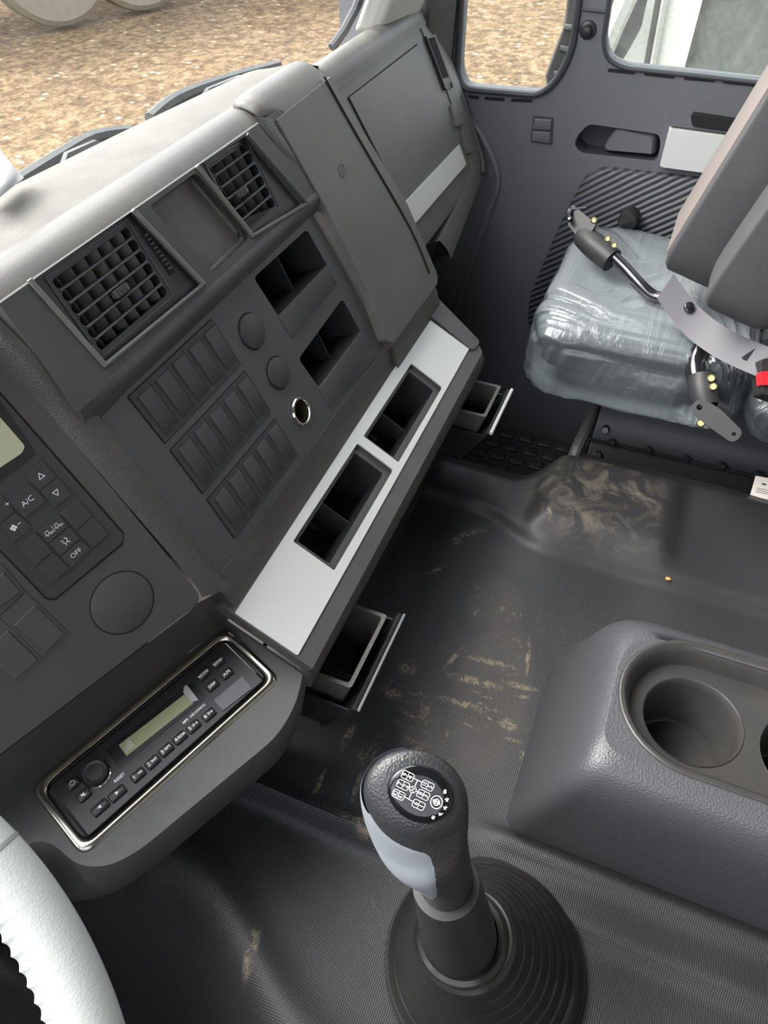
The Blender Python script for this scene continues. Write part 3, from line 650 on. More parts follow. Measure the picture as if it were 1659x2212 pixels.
# --- glovebox section
gy = GLV.uv
gp = [GLV.uv(690, 190), GLV.uv(905, 75), GLV.uv(1010, 250), GLV.uv(1040, 372), GLV.uv(925, 512), GLV.uv(800, 420)]
gp = [(-.05, -.082), (.30, -.082), (.345, -.075), (.362, .150), (.345, .185), (.0, .190), (-.03, .18)]
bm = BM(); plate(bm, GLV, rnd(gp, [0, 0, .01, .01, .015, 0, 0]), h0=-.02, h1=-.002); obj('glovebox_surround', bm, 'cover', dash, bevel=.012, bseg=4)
gl = GLV.poly([(748, 188), (903, 97), (1005, 352), (896, 482), (850, 390)]); gl = [GLV.uv(745, 186), GLV.uv(903, 96), GLV.uv(1004, 356), GLV.uv(894, 484)]
gl = [(gl[0][0], gl[1][1]), gl[1], gl[2], (gl[3][0], gl[2][1]+.001)]
bm = BM(); c = sum((Vector(p) for p in gl), Vector((0, 0)))/4
plate(bm, GLV, [tuple(Vector(p)-(c-Vector(p)).normalized()*.002) for p in gl], h0=-.003, h1=-.0012); obj('glovebox_gap', bm, 'void', dash, smooth=False)
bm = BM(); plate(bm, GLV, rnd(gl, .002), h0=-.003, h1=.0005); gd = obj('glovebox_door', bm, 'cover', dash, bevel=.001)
s4 = [GLV.uv(873, 437), GLV.uv(990, 313), GLV.uv(1005, 356), GLV.uv(895, 483)]
bm = BM(); plate(bm, GLV, rnd(s4, .0015), h0=0, h1=.0022); o = obj('glovebox_trim', bm, 'silver', gd, bevel=.0006); o['label'] = 'silver trim strip'
# brow of glovebox section
sweep('glovebox_brow', [(.485, -.292), (.478, -.2790), (.470, -.2755), (.460, -.2750), (.450, -.2785), (.445, -.285), (.4425, -.293), (.440, -.300)], .80, 1.225, 'brow', ang=80, close=False)
# end cap
ecp = [GLV.uv(905, 42), GLV.uv(935, 45), GLV.uv(1000, 190), GLV.uv(1045, 350), GLV.uv(1040, 385)]
bm = BM()
R = []
for (px, py, qx, qy) in ((902, 42, 945, 48), (930, 110, 975, 125), (960, 180, 1000, 190), (990, 260, 1026, 275), (1015, 330, 1044, 345), (1022, 372, 1040, 388), (950, 520, 975, 560)):
    a = GLV.hit(px, py, 0); b = GLV.hit(qx, qy, -.004); mid = (a+b)/2+GLV.n*.003
    R.append([a-GLV.n*.03, a, mid, b, b-GLV.n*.04])
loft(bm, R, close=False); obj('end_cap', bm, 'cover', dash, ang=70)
for q in ([(974, 226), (992, 219), (1003, 266), (985, 274)], [(996, 283), (1009, 278), (1022, 325), (1012, 332)]):
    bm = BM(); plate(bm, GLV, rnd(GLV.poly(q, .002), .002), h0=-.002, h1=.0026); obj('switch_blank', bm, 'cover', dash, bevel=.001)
bm = BM(); a = GLV.hit(1000, 205, .003); tube(bm, smooth_path([GLV.hit(996, 205, .0), GLV.hit(1008, 240, .0), GLV.hit(1030, 305, 0), GLV.hit(1043, 350, 0), GLV.hit(1042, 375, 0)], 4), .004, 8); obj('edge_bead', bm, 'plastic', dash)
# glovebox lower body to the footwell
sweep('passenger_knee_panel', [(.368, -.50), (.35, -.52), (.37, -.56), (.42, -.62), (.48, -.80), (.58, -.80), (.58, -.36), (.45, -.36)], .87, 1.262, 'tread', bevel=.01)
# side wall of the cover module
bm = BM(); 
loft(bm, [P3((.885, .33, -.45), (.888, .292, -.512), (.888, .30, -.530)), P3((.885, .43, -.44), (.89, .40, -.50), (.89, .42, -.56))], close=False); obj('module_side', bm, 'plastic', dash)
# side piece right of ledge (grey wedge)
bm = BM(); wdg = [SPL.uv(945, 650), SPL.uv(1035, 742), SPL.uv(1018, 760), SPL.uv(925, 685)]
plate(bm, SPL, rnd(wdg, [.002, .008, .004, 0]), h0=-.04, h1=.004); obj('ledge_end', bm, 'plastic', dash, bevel=.004)
# slot in the dash top
bm = BM(); q = [at_z(548, 217, -.249), at_z(600, 190, -.249), at_z(612, 196, -.249), at_z(570, 216, -.249)]
bm.faces.new([bm.verts.new(p) for p in q]); obj('demister_slot', bm, 'void', dash, smooth=False)
bm = BM(); tube(bm, [at_z(112, 490, -.2493), at_z(350, 331, -.2493)], .0010, 6); obj('top_seam', bm, 'void', dash)
# ============================================================ AIR VENTS
def vent(quad, sl_side, nv, label, tab_c, group, mface):
    """quad: the cut-out in POD uv; louvred insert"""
    c = sum((Vector(q) for q in quad), Vector((0, 0)))/len(quad)
    us = [q[0] for q in quad]; vs_ = [q[1] for q in quad]
    root = thing('air_vent', label, 'air vent', POD.pt(c.x, max(vs_), 0), group)
    # orthogonal slat area
    return root, c
def build_vent(px_outer, px_slat, nv, label, tab, slider, tilt):
    O = [Vector(POD.uv(*p)) for p in px_outer]; q = [Vector(POD.uv(*p, -.004)) for p in px_slat]
    a0, a1 = min(p.x for p in q), max(p.x for p in q); b0, b1 = min(p.y for p in q), max(p.y for p in q)
    a0 = (q[0].x+q[3].x)/2; a1 = (q[1].x+q[2].x)/2; b0 = (q[0].y+q[1].y)/2; b1 = (q[2].y+q[3].y)/2
    root = thing('air_vent', label, 'air vent', POD.pt((a0+a1)/2, b1, 0))
    shr = [tuple(p+((O[0]+O[2])/2-p).normalized()*.0012) for p in O]
    nb = 6; ph = (b1-b0)/nb; slots = []
    for k in range(nb):
        t0, t1 = b0+ph*k+.0011, b0+ph*(k+1)-.0011; off = 0
        slots.append(rnd([(a0+.001+off, t0), (a1-.001+off, t0), (a1-.001+off, t1), (a0+.001+off, t1)], ph*.42, 4))
    sc = [Vector(POD.uv(*p, -.004)) for p in slider]
    bm = BM(); plate(bm, POD, rnd(shr, .001), slots, h0=-.008, h1=-.004); obj('faceplate', bm, 'satin', root, bevel=.0005)
    bm = BM(); well(bm, POD, [(a0-.001, b0-.001), (a1+.001, b0-.001), (a1+.001, b1+.001), (a0-.001, b1+.001)], -.008, .035, .1); obj('duct', bm, 'void', root)
    bm = BM(); plate(bm, POD, [(a0-.003, b0-.003), (a1+.003, b0-.003), (a1+.003, b1+.003), (a0-.003, b1+.003)], [[(a0-.002, b0-.002), (a1+.002, b0-.002), (a1+.002, b1+.002), (a0-.002, b1+.002)]], h0=-.004, h1=-.0032); obj('grille_border', bm, 'plastic', root)
    Rm = Matrix((POD.u, POD.v, POD.n)).transposed()
    for k in range(nb-1):
        bm = BM(); v = b0+ph*(k+1); box(bm, POD.pt((a0+a1)/2, v, -.0042), (a1-a0-.004, .0016, .0030), Rm); obj('louvre', bm, 'plastic', root, bevel=.0005)
    for k in range(nv):
        u = a0+(a1-a0)*(k+.7)/nv-.002
        bm = BM(); box(bm, POD.pt(u, (b0+b1)/2, -.0165), (.0011, b1-b0, .013), Rm @ Matrix.Rotation(tilt, 3, 'Y')); obj('vane', bm, 'brow', root)
    t = Vector(POD.uv(*tab, .0)); bm = BM()
    plate(bm, POD, rnd([(t.x-.008, t.y-.003), (t.x+.008, t.y-.003), (t.x+.008, t.y+.003), (t.x-.008, t.y+.003)], .0015), h0=-.006, h1=-.001)
    for j in range(5): box(bm, POD.pt(t.x-.004+j*.002, t.y, -.0004), (.0009, .005, .002), Rm)
    obj('thumb_tab', bm, 'rail', root)
    bm = BM(); plate(bm, POD, rnd([tuple(p) for p in sc], .002), h0=-.005, h1=-.0032); sl = obj('slider_slot', bm, 'void', root)
    p0 = (sc[0]+sc[1])/2; p1 = (sc[2]+sc[3])/2; bm = BM()
    for j in range(9):
        cc_ = p0.lerp(p1, (j+1)/10.5); box(bm, POD.pt(cc_.x, cc_.y, -.0028), (.0035, .0018, .003), Rm)
    obj('slider_wheel', bm, 'blank', sl)
    return root
build_vent([(72, 604), (287, 456), (438, 614), (226, 785)], [(100, 607), (262, 494), (378, 628), (222, 757)], 6, 'larger square air vent left on the centre dash with black louvres', (266, 626), [(302, 502), (312, 497), (378, 588), (368, 596)], .5)
build_vent([(430, 358), (533, 292), (655, 440), (549, 506)], [(437, 362), (518, 308), (608, 440), (533, 497)], 4, 'smaller square air vent right of the plain divider on the centre dash', (527, 413), [(450, 398), (458, 394), (517, 478), (509, 484)], .3)
# slim vent at the door end of the dash
P_ = Plane(GLV.pt(0, 0, .0018), GLV.u, GLV.v)
root = thing('air_vent', 'slim upright air vent at the door end of the dash', 'air vent', P_.hit(960, 190))
q = [(919, 78), (941, 74), (979, 188), (962, 194)]
bm = BM(); plate(bm, P_, rnd(P_.poly(q), .003), h0=-.006, h1=.0012); obj('faceplate', bm, 'satin', root, bevel=.0008)
qa, qb, qc, qd = [Vector(P_.uv(*p)) for p in ((923, 84), (937, 81), (968, 166), (955, 170))]
for k in range(4):
    a, b = qa.lerp(qb, (k+.5)/4), qd.lerp(qc, (k+.5)/4); bm = BM(); tube(bm, [P_.pt(*a, .0018), P_.pt(*b, .0018)], .0011, 6); obj('louvre', bm, 'plastic', root)
bm = BM(); e = P_.uv(975, 184); ring(bm, P_, e, [(.004, .001), (.004, .003), (.0, .003)], 16); obj('thumb_tab', bm, 'plastic', root)
# ============================================================ CIGARETTE LIGHTER SOCKET
root = thing('power_socket', 'round chrome-ringed power socket beside the lower storage pocket', 'socket', FACE.pt(cc[0], cc[1]+.012, 0))
bm = BM(); ring(bm, FACE, cc, [(.0148, -.001), (.0148, .002), (.0138, .0034), (.0120, .0034), (.0112, .002), (.0108, -.004)]); obj('chrome_ring', bm, 'chrome', root)
bm = BM(); ring(bm, FACE, cc, [(.0108, .001), (.0108, -.035), (0, -.035)]); obj('socket_barrel', bm, mat('bronze', (.11, .085, .05), .3, metal=.7), root)
bm = BM(); ring(bm, FACE, cc, [(0, -.010), (.0025, -.010), (.0025, -.034)], 12); box(bm, FACE.pt(cc[0], cc[1]+.003, -.012), (.006, .001, .003)); obj('contact_pin', bm, 'screw', root)
# ============================================================ CLIMATE PANEL
root = thing('climate_control_panel', 'climate control panel with A/C and OFF buttons and a small pale screen', 'control panel', DRV.hit(150, 1290))
cpx = [(265, 1154), (262, 1172), (118, 1292), (100, 1290), (0, 1186), (-170, 1010), (-60, 795), (0, 853)]
bm = BM(); plate(bm, DRV, rnd(DRV.poly(cpx), [.002, .002, .002, .002, 0, 0, 0, 0]), h0=-.001, h1=.0014); obj('faceplate', bm, 'blank', root, bevel=.0006)
bm = BM(); plate(bm, DRV, [DRV.uv(*p) for p in [(267, 1150), (265, 1176), (118, 1297), (98, 1294), (0, 1192), (-60, 1100), (-60, 790), (0, 846)]], h0=-.0008, h1=.0004); obj('panel_gap', bm, 'void', root, smooth=False)
def pxc(l): return [(x/3.16, 1000+y/3.16) for x, y in l]
CB = {'up': [(148, 85), (290, -22), (388, 95), (268, 190)], 'down': [(268, 190), (388, 95), (492, 205), (365, 315)], 'ac': [(50, 262), (200, 140), (318, 255), (165, 380)],
 'plus': [(-110, 330), (0, 205), (100, 330), (0, 410)], 'minus': [(0, 412), (100, 332), (218, 432), (85, 548)],
 'b1': [(402, 342), (522, 238), (632, 360), (520, 462)], 'b2': [(520, 462), (632, 360), (742, 480), (622, 585)],
 'truck': [(245, 468), (398, 342), (468, 428), (325, 548)], 'def': [(328, 550), (470, 430), (548, 515), (410, 635)], 'off': [(410, 637), (550, 517), (620, 585), (478, 718)],
 'b3': [(115, 580), (240, 470), (358, 602), (235, 710)], 'b4': [(235, 712), (358, 604), (476, 718), (352, 825)]}
txt = {}
ang = math.atan2(.011, .07)
for k, q in CB.items():
    pp = [Vector(DRV.uv(*p, .0014)) for p in pxc(q)]; c = sum(pp, Vector((0, 0)))/4
    bm = BM(); plate(bm, DRV, rnd([tuple(p) for p in pp], .0012), h0=.001, h1=.00155); o = obj('button_gap', bm, 'void', root, smooth=False) if False else None
    g_ = [tuple(p+(c-p).normalized()*.0004) for p in pp]
    bm2 = BM(); plate(bm2, DRV, rnd(g_, .0012), h0=.001, h1=.0026); ob = obj('button', bm2, 'blank', root, bevel=.0004); bm.free()
    bm = BM(); h = .0028
    if k == 'ac': text(bm, DRV, 'A/C', c, .0058, h, ang)
    elif k == 'off': text(bm, DRV, 'OFF', c, .0054, h, ang)
    elif k in ('up', 'down'):
        s = 1 if k == 'up' else -1; L = [Vector((0, -.0024*s)), Vector((.0022, .0016*s)), Vector((-.0022, .0016*s))]
        rot = Matrix.Rotation(-ang, 2); seg2(bm, DRV, [c+rot@p for p in L], .0006, h, True)
    elif k == 'plus': text(bm, DRV, '+', c+Vector((.006, -.001)), .006, h, ang)
    elif k == 'minus':
        rot = Matrix.Rotation(-ang, 2)
        for j in range(4):
            a = rot@Vector((math.cos(j*math.pi/2+.4), math.sin(j*math.pi/2+.4))); cq = c+rot@Vector((-.0015, 0))+a*.0014
            bm.faces.new([bm.verts.new(DRV.pt(x, y, h)) for x, y in circle(cq, .0011, 10)])
        seg2(bm, DRV, [c+rot@Vector((.002, 0)), c+rot@Vector((.0042, 0))], .0006, h)
    elif k == 'truck':
        rot = Matrix.Rotation(-ang, 2); seg2(bm, DRV, [c+rot@Vector((0, -.0026)), c+rot@Vector((0, .0026))], .00035, h)
        for s in (-1, 1):
            b = Vector((.0042*s-.0003, 0))
            seg2(bm, DRV, [c+rot@(b+Vector(p)) for p in ((-.0022, .0008), (-.0018, -.0018), (.0004, -.0018), (.0004, .0008))], .00045, h, True)
            seg2(bm, DRV, [c+rot@(b+Vector(p)) for p in ((-.003, .0008), (.0032, .0008))], .0005, h)
            for wx_ in (-.0012, .0014, .0028): seg2(bm, DRV, [c+rot@(b+Vector((wx_, .0014))+Vector(e)) for e in circle((0, 0), .0007, 8)], .0004, h, True)
    elif k == 'def':
        rot = Matrix.Rotation(-ang, 2)
        seg2(bm, DRV, [c+rot@Vector(p) for p in ((.001, -.0026), (.0022, -.0010), (.0012, .0012), (.0026, .0026))], .0007, h)
        seg2(bm, DRV, [c+rot@Vector(p) for p in ((.0012, .0012), (-.0006, .0018), (-.001, .0032))], .0006, h)
        for j in range(3): seg2(bm, DRV, [c+rot@Vector((-.0022, -.002+j*.0014)), c+rot@Vector((-.0008, -.0018+j*.0014))], .0005, h)
    if len(bm.verts): obj('symbol', bm, 'white', ob, smooth=False)
    else: bm.free()
bm = BM(); lc = [(52, 963), (45, 978), (-30, 1028), (-130, 960), (-60, 840), (0, 903)]
plate(bm, DRV, rnd(DRV.poly([(74, 978), (50, 1000), (-30, 1060), (-160, 960), (-60, 780), (0, 868)]), .002), h0=.001, h1=.0022); fr = obj('screen_bezel', bm, 'satin', root, bevel=.0005)
bm = BM(); plate(bm, DRV, rnd(DRV.poly(lc), .002), h0=.001, h1=.0025); obj('screen', bm, 'lcd2', root, smooth=False)
# ============================================================ RADIO
R_ = RAD
root = thing('car_radio', 'black car radio with green display in a chrome frame', 'radio', RAD.pt(.094, .058, 0))
def ru(px, py): return (50+px/2.633, 1330+py/2.633)
def rp(px, py, h=.003): return Vector(RAD.uv(*ru(px, py), h))
bo = rnd([(-.012, -.0115), (.200, -.0115), (.200, .067), (-.012, .067)], .012, 6)
bi = rnd([(-.001, -.001), (.189, -.001), (.189, .059), (-.001, .059)], .002, 6)
bm = BM()
def off_ring(poly, d):
    c = Vector((.094, .029)); return [(p[0]+(1 if p[0] < c.x else -1)*d, p[1]+(1 if p[1] < c.y else -1)*d) for p in poly]
prof = [(0, 0), (.0015, .0028), (.004, .0036), (.0065, .003), (.0085, .0006), (.009, -.002)]
loft(bm, [[RAD.pt(*p, h) for p in off_ring(bo, d)] for d, h in prof]); o = obj('chrome_frame', bm, mat('smoked_chrome', (.46, .44, .38), .22, metal=1), root, ang=60)
bm = BM(); plate(bm, RAD, bo, [bi], h0=-.003, h1=.0); obj('frame_base', bm, 'satin', root)
bm = BM(); fc = [(.0015, .0012), (.1865, .0012), (.1865, .0568), (.0015, .0568)]; plate(bm, RAD, rnd(fc, .002), h0=-.01, h1=.003); obj('faceplate', bm, 'satin', root, bevel=.0012)
c = rp(765, 600)
bm = BM(); plate(bm, RAD, rnd([tuple(rp(470, 765)), tuple(rp(965, 375)), tuple(rp(1035, 465)), tuple(rp(545, 870))], .002), h0=.002, h1=.0036); obj('display_window', bm, 'black', root, bevel=.0004)
bm = BM(); plate(bm, RAD, [tuple(rp(545, 738)), tuple(rp(925, 445)), tuple(rp(968, 500)), tuple(rp(590, 800))], h0=.003, h1=.0040); obj('display', bm, 'lcd', root, smooth=False)
bm = BM(); plate(bm, RAD, [tuple(rp(918, 402)), tuple(rp(935, 400)), tuple(rp(998, 482)), tuple(rp(962, 494)), tuple(rp(912, 440))], h0=.003, h1=.0045); obj('film_edge', bm, mat('film', (.45, .43, .42), .3), root, smooth=False)
bm = BM(); plate(bm, RAD, [tuple(rp(597, 694)), tuple(rp(645, 742)), tuple(rp(583, 784))], h0=.004, h1=.0046); obj('film_corner', bm, mat('film_corner', (.42, .45, .33), .3), root, smooth=False)
# knob
kc = rp(417, 903); bm = BM(); ring(bm, RAD, kc, [(.0125, .002), (.0122, .004), (.0112, .005), (.0108, .0045)]); obj('knob_collar', bm, 'chrome', root)
bm = BM(); ring(bm, RAD, kc, [(.0108, .003), (.0106, .0085), (.0098, .0096), (.0075, .0092), (.007, .0086), (0, .0086)]); obj('volume_knob', bm, 'satin', root)
UV_ = lambda *p: rp(*p)
def rbtn(c, wd, ht, name='button'):
    bm = BM(); dome(bm, RAD, rnd([(c.x-wd/2, c.y-ht/2), (c.x+wd/2, c.y-ht/2), (c.x+wd/2, c.y+ht/2), (c.x-wd/2, c.y+ht/2)], .0015), .003, .0058, .0012); return obj(name, bm, 'satin', root, ang=50)
def rgap(c, wd, ht):
    bm = BM(); plate(bm, RAD, rnd([(c.x-wd/2, c.y-ht/2), (c.x+wd/2, c.y-ht/2), (c.x+wd/2, c.y+ht/2), (c.x-wd/2, c.y+ht/2)], .002), h0=.002, h1=.0034); return bm
labs = [('1', '>|', 655, 908), ('2', 'INT', 738, 835), ('3', 'RPT', 815, 765), ('4', 'RDM', 893, 697), ('5', 'D<', 970, 632), ('6', 'D>', 1057, 565)]
for a, b, x, y in labs:
    c = rp(x, y); ob = rbtn(c, .0128, .0082); bm = BM(); text(bm, RAD, a, c+Vector((-.0035, 0)), .0050, .0060, 0, .0001)
    if a in '23 4': text(bm, RAD, b, c+Vector((.0021, 0)), .0034, .0060, 0, .0001)
    elif a == '1':
        cq = c+Vector((.002, 0)); 
        for dx in (-.0012, .0002): bm.faces.new([bm.verts.new(RAD.pt(cq.x+dx+p[0], cq.y+p[1], .0060)) for p in ((0, -.0012), (.0013, 0), (0, .0012))])
        seg2(bm, RAD, [cq+Vector((.0018, -.0012)), cq+Vector((.0018, .0012))], .0005, .006)
    else:
        text(bm, RAD, 'D', c+Vector((.0008, 0)), .0034, .0060, 0, .0001); cq = c+Vector((.0036, 0)); s = -1 if a == '5' else 1
        bm.faces.new([bm.verts.new(RAD.pt(cq.x+p[0]*s, cq.y+p[1], .0060)) for p in ((-.0008, -.0013), (.001, 0), (-.0008, .0013))])
    obj('printing', bm, 'white', ob, smooth=False)
for s, x, y in (('MODE', 1028, 338), ('BAND', 1110, 270), ('DISP', 1078, 400), ('A.PS', 1160, 332)):
    c = rp(x, y); ob = rbtn(c, .0118, .0078); bm = BM(); text(bm, RAD, s, c, .0038, .0060, 0, .00012); obj('printing', bm, 'white', ob, smooth=False)
for k, x, y in (('pw', 285, 957), ('mu', 347, 1023), ('l', 440, 1093), ('r', 537, 1013)):
    c = rp(x, y); ob = rbtn(c, .0150 if k in 'lr' else .0115, .0085); bm = BM()
    if k in 'lr':
        s = 1 if k == 'r' else -1; bm.faces.new([bm.verts.new(RAD.pt(c.x+p[0]*s, c.y+p[1], .0060)) for p in ((-.0012, -.0017), (.002, 0), (-.0012, .0017))])
    elif k == 'pw':
        seg2(bm, RAD, [c+Vector((.0021*math.sin(t), -.0021*math.cos(t))) for t in [.5+i*(2*math.pi-1)/14 for i in range(15)]], .0005, .006); seg2(bm, RAD, [c+Vector((0, -.0028)), c+Vector((0, -.0005))], .0005, .006)
    else:
        bm.faces.new([bm.verts.new(RAD.pt(c.x+p[0], c.y+p[1], .0060)) for p in ((-.0018, -.0008), (-.0006, -.0008), (.0012, -.002), (.0012, .002), (-.0006, .0008), (-.0018, .0008))])
        seg2(bm, RAD, [c+Vector((-.002, -.002)), c+Vector((.002, .0018))], .0004, .0061)
    obj('symbol', bm, 'white', ob, smooth=False)
bm = BM(); text(bm, RAD, 'RESET', rp(548, 922), .0038, .0033, 0, .0001); text(bm, RAD, 'MP3', rp(924, 600), .0032, .0033, 0, .00015); text(bm, RAD, 'DECODING', rp(992, 541), .0032, .0033, 0, .0001); obj('printing', bm, 'white', root, smooth=False)
bm = BM(); plate(bm, RAD, rnd([tuple(rp(1083, 482)), tuple(rp(1245, 345)), tuple(rp(1303, 415)), tuple(rp(1137, 543))], .0015), h0=.002, h1=.0040); ob = obj('aux_cover', bm, 'black', root, bevel=.0006)
# ============================================================ PULL-OUT TRAYS UNDER THE LEDGE
def pull_tray(x0, x1, label, front_m, coins=False):
    root = thing('pull_out_tray', label, 'tray', ((x0+x1)/2, .22, -.74))
    xa, xb = x0+.012, x1-.018
    # bin: curved sides leaning outwards
    bm = BM(); rim = [(xa, .270), (xb, .270), (xb, .196), (xa, .196)]; z0 = -.640
    def bin_ring(s, z, dy): 
        return rnd([(xa+s, .285+dy), (xb-s, .285+dy), (xb-s, .180+dy+s), (xa+s, .180+dy+s)], .004)
    R = [[Vector((a, b, z)) for a, b in bin_ring(s, z, dy)] for s, z, dy in ((0, -.72, .025), (0, z0, 0), (.0045, z0, 0), (.006, -.715, .022))]
    loft(bm, R, cap0=True, cap1=True); bn = obj('bin', bm, 'rail', root, bevel=.001)
    bm = BM(); q0 = P3((x0, .170, -.658), (x1, .170, -.658), (x1, .212, -.722), (x0, .212, -.722)); nn = (q0[1]-q0[0]).cross(q0[3]-q0[0]).normalized()*.005
    loft(bm, [q0, [p+nn for p in q0]], cap0=True, cap1=True); obj('front_plate', bm, 'satin', root, bevel=.0008)
    bm = BM(); tube(bm, [q0[0]+Vector((0, -.002, .002)), q0[1]+Vector((0, -.002, .002))], .0016 if coins else .0026, 8); obj('plate_edge', bm, front_m, root)
    for xx in (x0+.001, x1-.006):
        bm = BM(); loft(bm, [P3((xx, .205, -.712), (xx, .176, -.665), (xx, .27, -.66), (xx, .30, -.72)), P3((xx+.002, .205, -.712), (xx+.002, .176, -.665), (xx+.002, .27, -.66), (xx+.002, .30, -.72))], cap0=True, cap1=True); obj('side_cheek', bm, 'satin', root)
    if coins:
        bm = BM()
        for j in range(6): box(bm, (xa+.016+j*.0035, .215+.0*j, -.690), (.0014, .035, .02))
        obj('stub_grid', bm, 'plastic', root)
    return root
pull_tray(.318, .442, 'pulled-out ashtray tray under the dash ledge nearest the radio', mat('clear_edge', (.25, .25, .25), .25), True)
pull_tray(.765, .870, 'pulled-out tray with bright front edge at the far end of the dash ledge', 'silver')
# ============================================================ GEAR LEVER
gl_ = thing('gear_lever', 'gear lever with black and silver knob rising from a ribbed rubber boot', 'gear lever', (.185, -.008, -.80))
ax0, ax1 = Vector((.187, -.012, -.800)), Vector((.187, .000, -.665))
def axring(c, ax, r, n=56, r2=None, ph=0):
    ax = nrm(ax); e1 = ax.cross(Vector((0, 1, 0))).normalized(); e2 = ax.cross(e1)
    return [c+e1*r*math.cos(t)+e2*(r2 or r)*math.sin(t) for t in [2*math.pi*i/n+ph for i in range(n)]]
bm = BM(); R = []
ax = Vector((-.02, .10, 1)); N = 8
base, topc = Vector((.196, -.010, -.806)), Vector((.178, .012, -.700))
R.append(axring(base, (0, 0, 1), .0945)); R.append(axring(base+Vector((0, 0, .006)), (0, 0, 1), .0935))
for k in range(N):
    t0, t1 = k/N, (k+1)/N
    def C(t): return base.lerp(topc, t**1.15)+Vector((0, 0, .006))
    def RR(t): return .0905-.0500*t**.85
    for t, dr, dz in ((t0+.00/N, 0, 0), (t0+.10/N, .0022, .0015), (t0+.30/N, .0024, .004), (t0+.75/N, .0004, .0085), (t0+.90/N, -.002, .0088), (t0+.97/N, -.0060, .006), (t0+.995/N, -.0075, .002)):
        R.append(axring(C(t)+Vector((0, 0, dz)), Vector((0, .0, 1)).lerp(ax, t), RR(t)+dr))
R.append(axring(topc+Vector((0, .001, .010)), ax, .0395)); R.append(axring(topc+Vector((0, .002, .015)), ax, .0375)); R.append(axring(topc+Vector((0, .002, .0175)), ax, .034)); R.append(axring(topc+Vector((0, .002, .016)), ax, .030)); R.append(axring(topc+Vector((0, .002, .0)), ax, .0295))
loft(bm, R); obj('boot', bm, 'rubber', gl_, ang=28)
bm = BM(); sl0, sl1 = Vector((.176, .014, -.690)), Vector((.161, .030, -.525))
pts = [sl0.lerp(sl1, t) for t in (0, .3, .6, .85, 1)]; tube(bm, pts, [.0300, .0290, .0262, .0240, .0222], 40); obj('lever_sleeve', bm, 'satin', gl_)

CR = Vector((_X.x, _Y.x, _Z.x)); CD = Vector((_X.y, _Y.y, _Z.y))
def oo(x, y): return (700+x/2.765, 1600+y/2.765)
def st(cx_, cy_, half, d, b, tilt):
    """ring of the grip: centre, half width, short half, tilt 0 = level with the lever, 1 = facing up along the crown"""
    px = oo(cx_, cy_); c = ray(*px)*d; a = half/2.765/FPX*c.dot(Vector((_X.z, _Y.z, _Z.z)))
    r1 = nrm(Vector((CR.x, CR.y, 0))); d1 = nrm(Vector((CD.x, CD.y, 0)))
    an = math.radians(25); r2 = CR*math.cos(an)+CD*math.sin(an); d2 = CD*math.cos(an)-CR*math.sin(an)
    e1 = nrm(r1.lerp(r2, tilt)); e2 = d1.lerp(d2, tilt); e2 = nrm(e2-e1*e1.dot(e2))
    return (c, e1, e2, a, b)
ST = [st(727, 842, 170, .566, .0208, 0), st(726, 826, 168, .556, .0212, 0), st(716, 745, 163, .532, .0218, .15), st(664, 648, 200, .505, .0245, .4),
      st(600, 560, 260, .482, .0272, .7), st(562, 445, 306, .467, .0273, .95), st(548, 347, 320, .455, .0268, 1), st(548, 323, 300, .4485, .0248, 1), st(556, 318, 255, .4445, .0212, 1), st(570, 322, 180, .4425, .0155, 1), st(575, 324, 60, .4420, .006, 1)]
def kpt(s, t, off=0):
    i = max(0, min(len(ST)-2, int(s))); f = s-i; A, B = ST[i], ST[i+1]
    # smooth interpolation
    p0, p3 = ST[max(i-1, 0)], ST[min(i+2, len(ST)-1)]
    def cr_(k): return .5*((2*A[k])+(B[k]-p0[k])*f+(2*p0[k]-5*A[k]+4*B[k]-p3[k])*f*f+(-p0[k]+3*A[k]-3*B[k]+p3[k])*f**3)
    c, e1, e2, a, b = [cr_(k) for k in range(5)]
    return c+e1*(a+off)*math.cos(t)+e2*(b+off)*math.sin(t)
bm = BM(); R = []
for k in range(41):
    s = (len(ST)-1.001)*k/40; R.append([kpt(s, 2*math.pi*i/56) for i in range(56)])
loft(bm, R, cap0=True, cap1=True); kb = obj('knob', bm, 'knob', gl_, ang=80)
rg = math.radians
tb = [(1.85, 132, 150), (2.0, 120, 200), (2.3, 100, 205), (2.6, 88, 210), (3.3, 68, 214), (4.0, 55, 218), (4.7, 48, 222), (5.3, 49, 228), (5.6, 56, 232), (5.8, 74, 235), (6.0, 98, 238), (6.25, 116, 240), (6.4, 127, 240)]
bm = BM(); R = []
for k in range(45):
    s = tb[0][0]+(tb[-1][0]-tb[0][0])*k/44; q = 0
    while q < len(tb)-2 and s > tb[q+1][0]: q += 1
    f = (s-tb[q][0])/(tb[q+1][0]-tb[q][0]); a0 = rg(tb[q][1]+(tb[q+1][1]-tb[q][1])*f); a1 = rg(tb[q][2]+(tb[q+1][2]-tb[q][2])*f)
    row = [kpt(s, a0+(a1-a0)*j/22, .0019*math.sin(math.pi*min(1, max(0, (j+.0)/22)))**.35 if 0 < j < 22 else -.0006) for j in range(23)]
    R.append(row)
loft(bm, R, close=False); obj('silver_grip', bm, 'grip', kb, ang=80)
bm = BM(); loft(bm, [[kpt(0, 2*math.pi*i/40, -.002) for i in range(40)], [kpt(0, 2*math.pi*i/40, .0012) for i in range(40)], [kpt(.6, 2*math.pi*i/40, .0014) for i in range(40)], [kpt(.8, 2*math.pi*i/40, -.001) for i in range(40)]]); obj('collar', bm, 'satin', gl_)
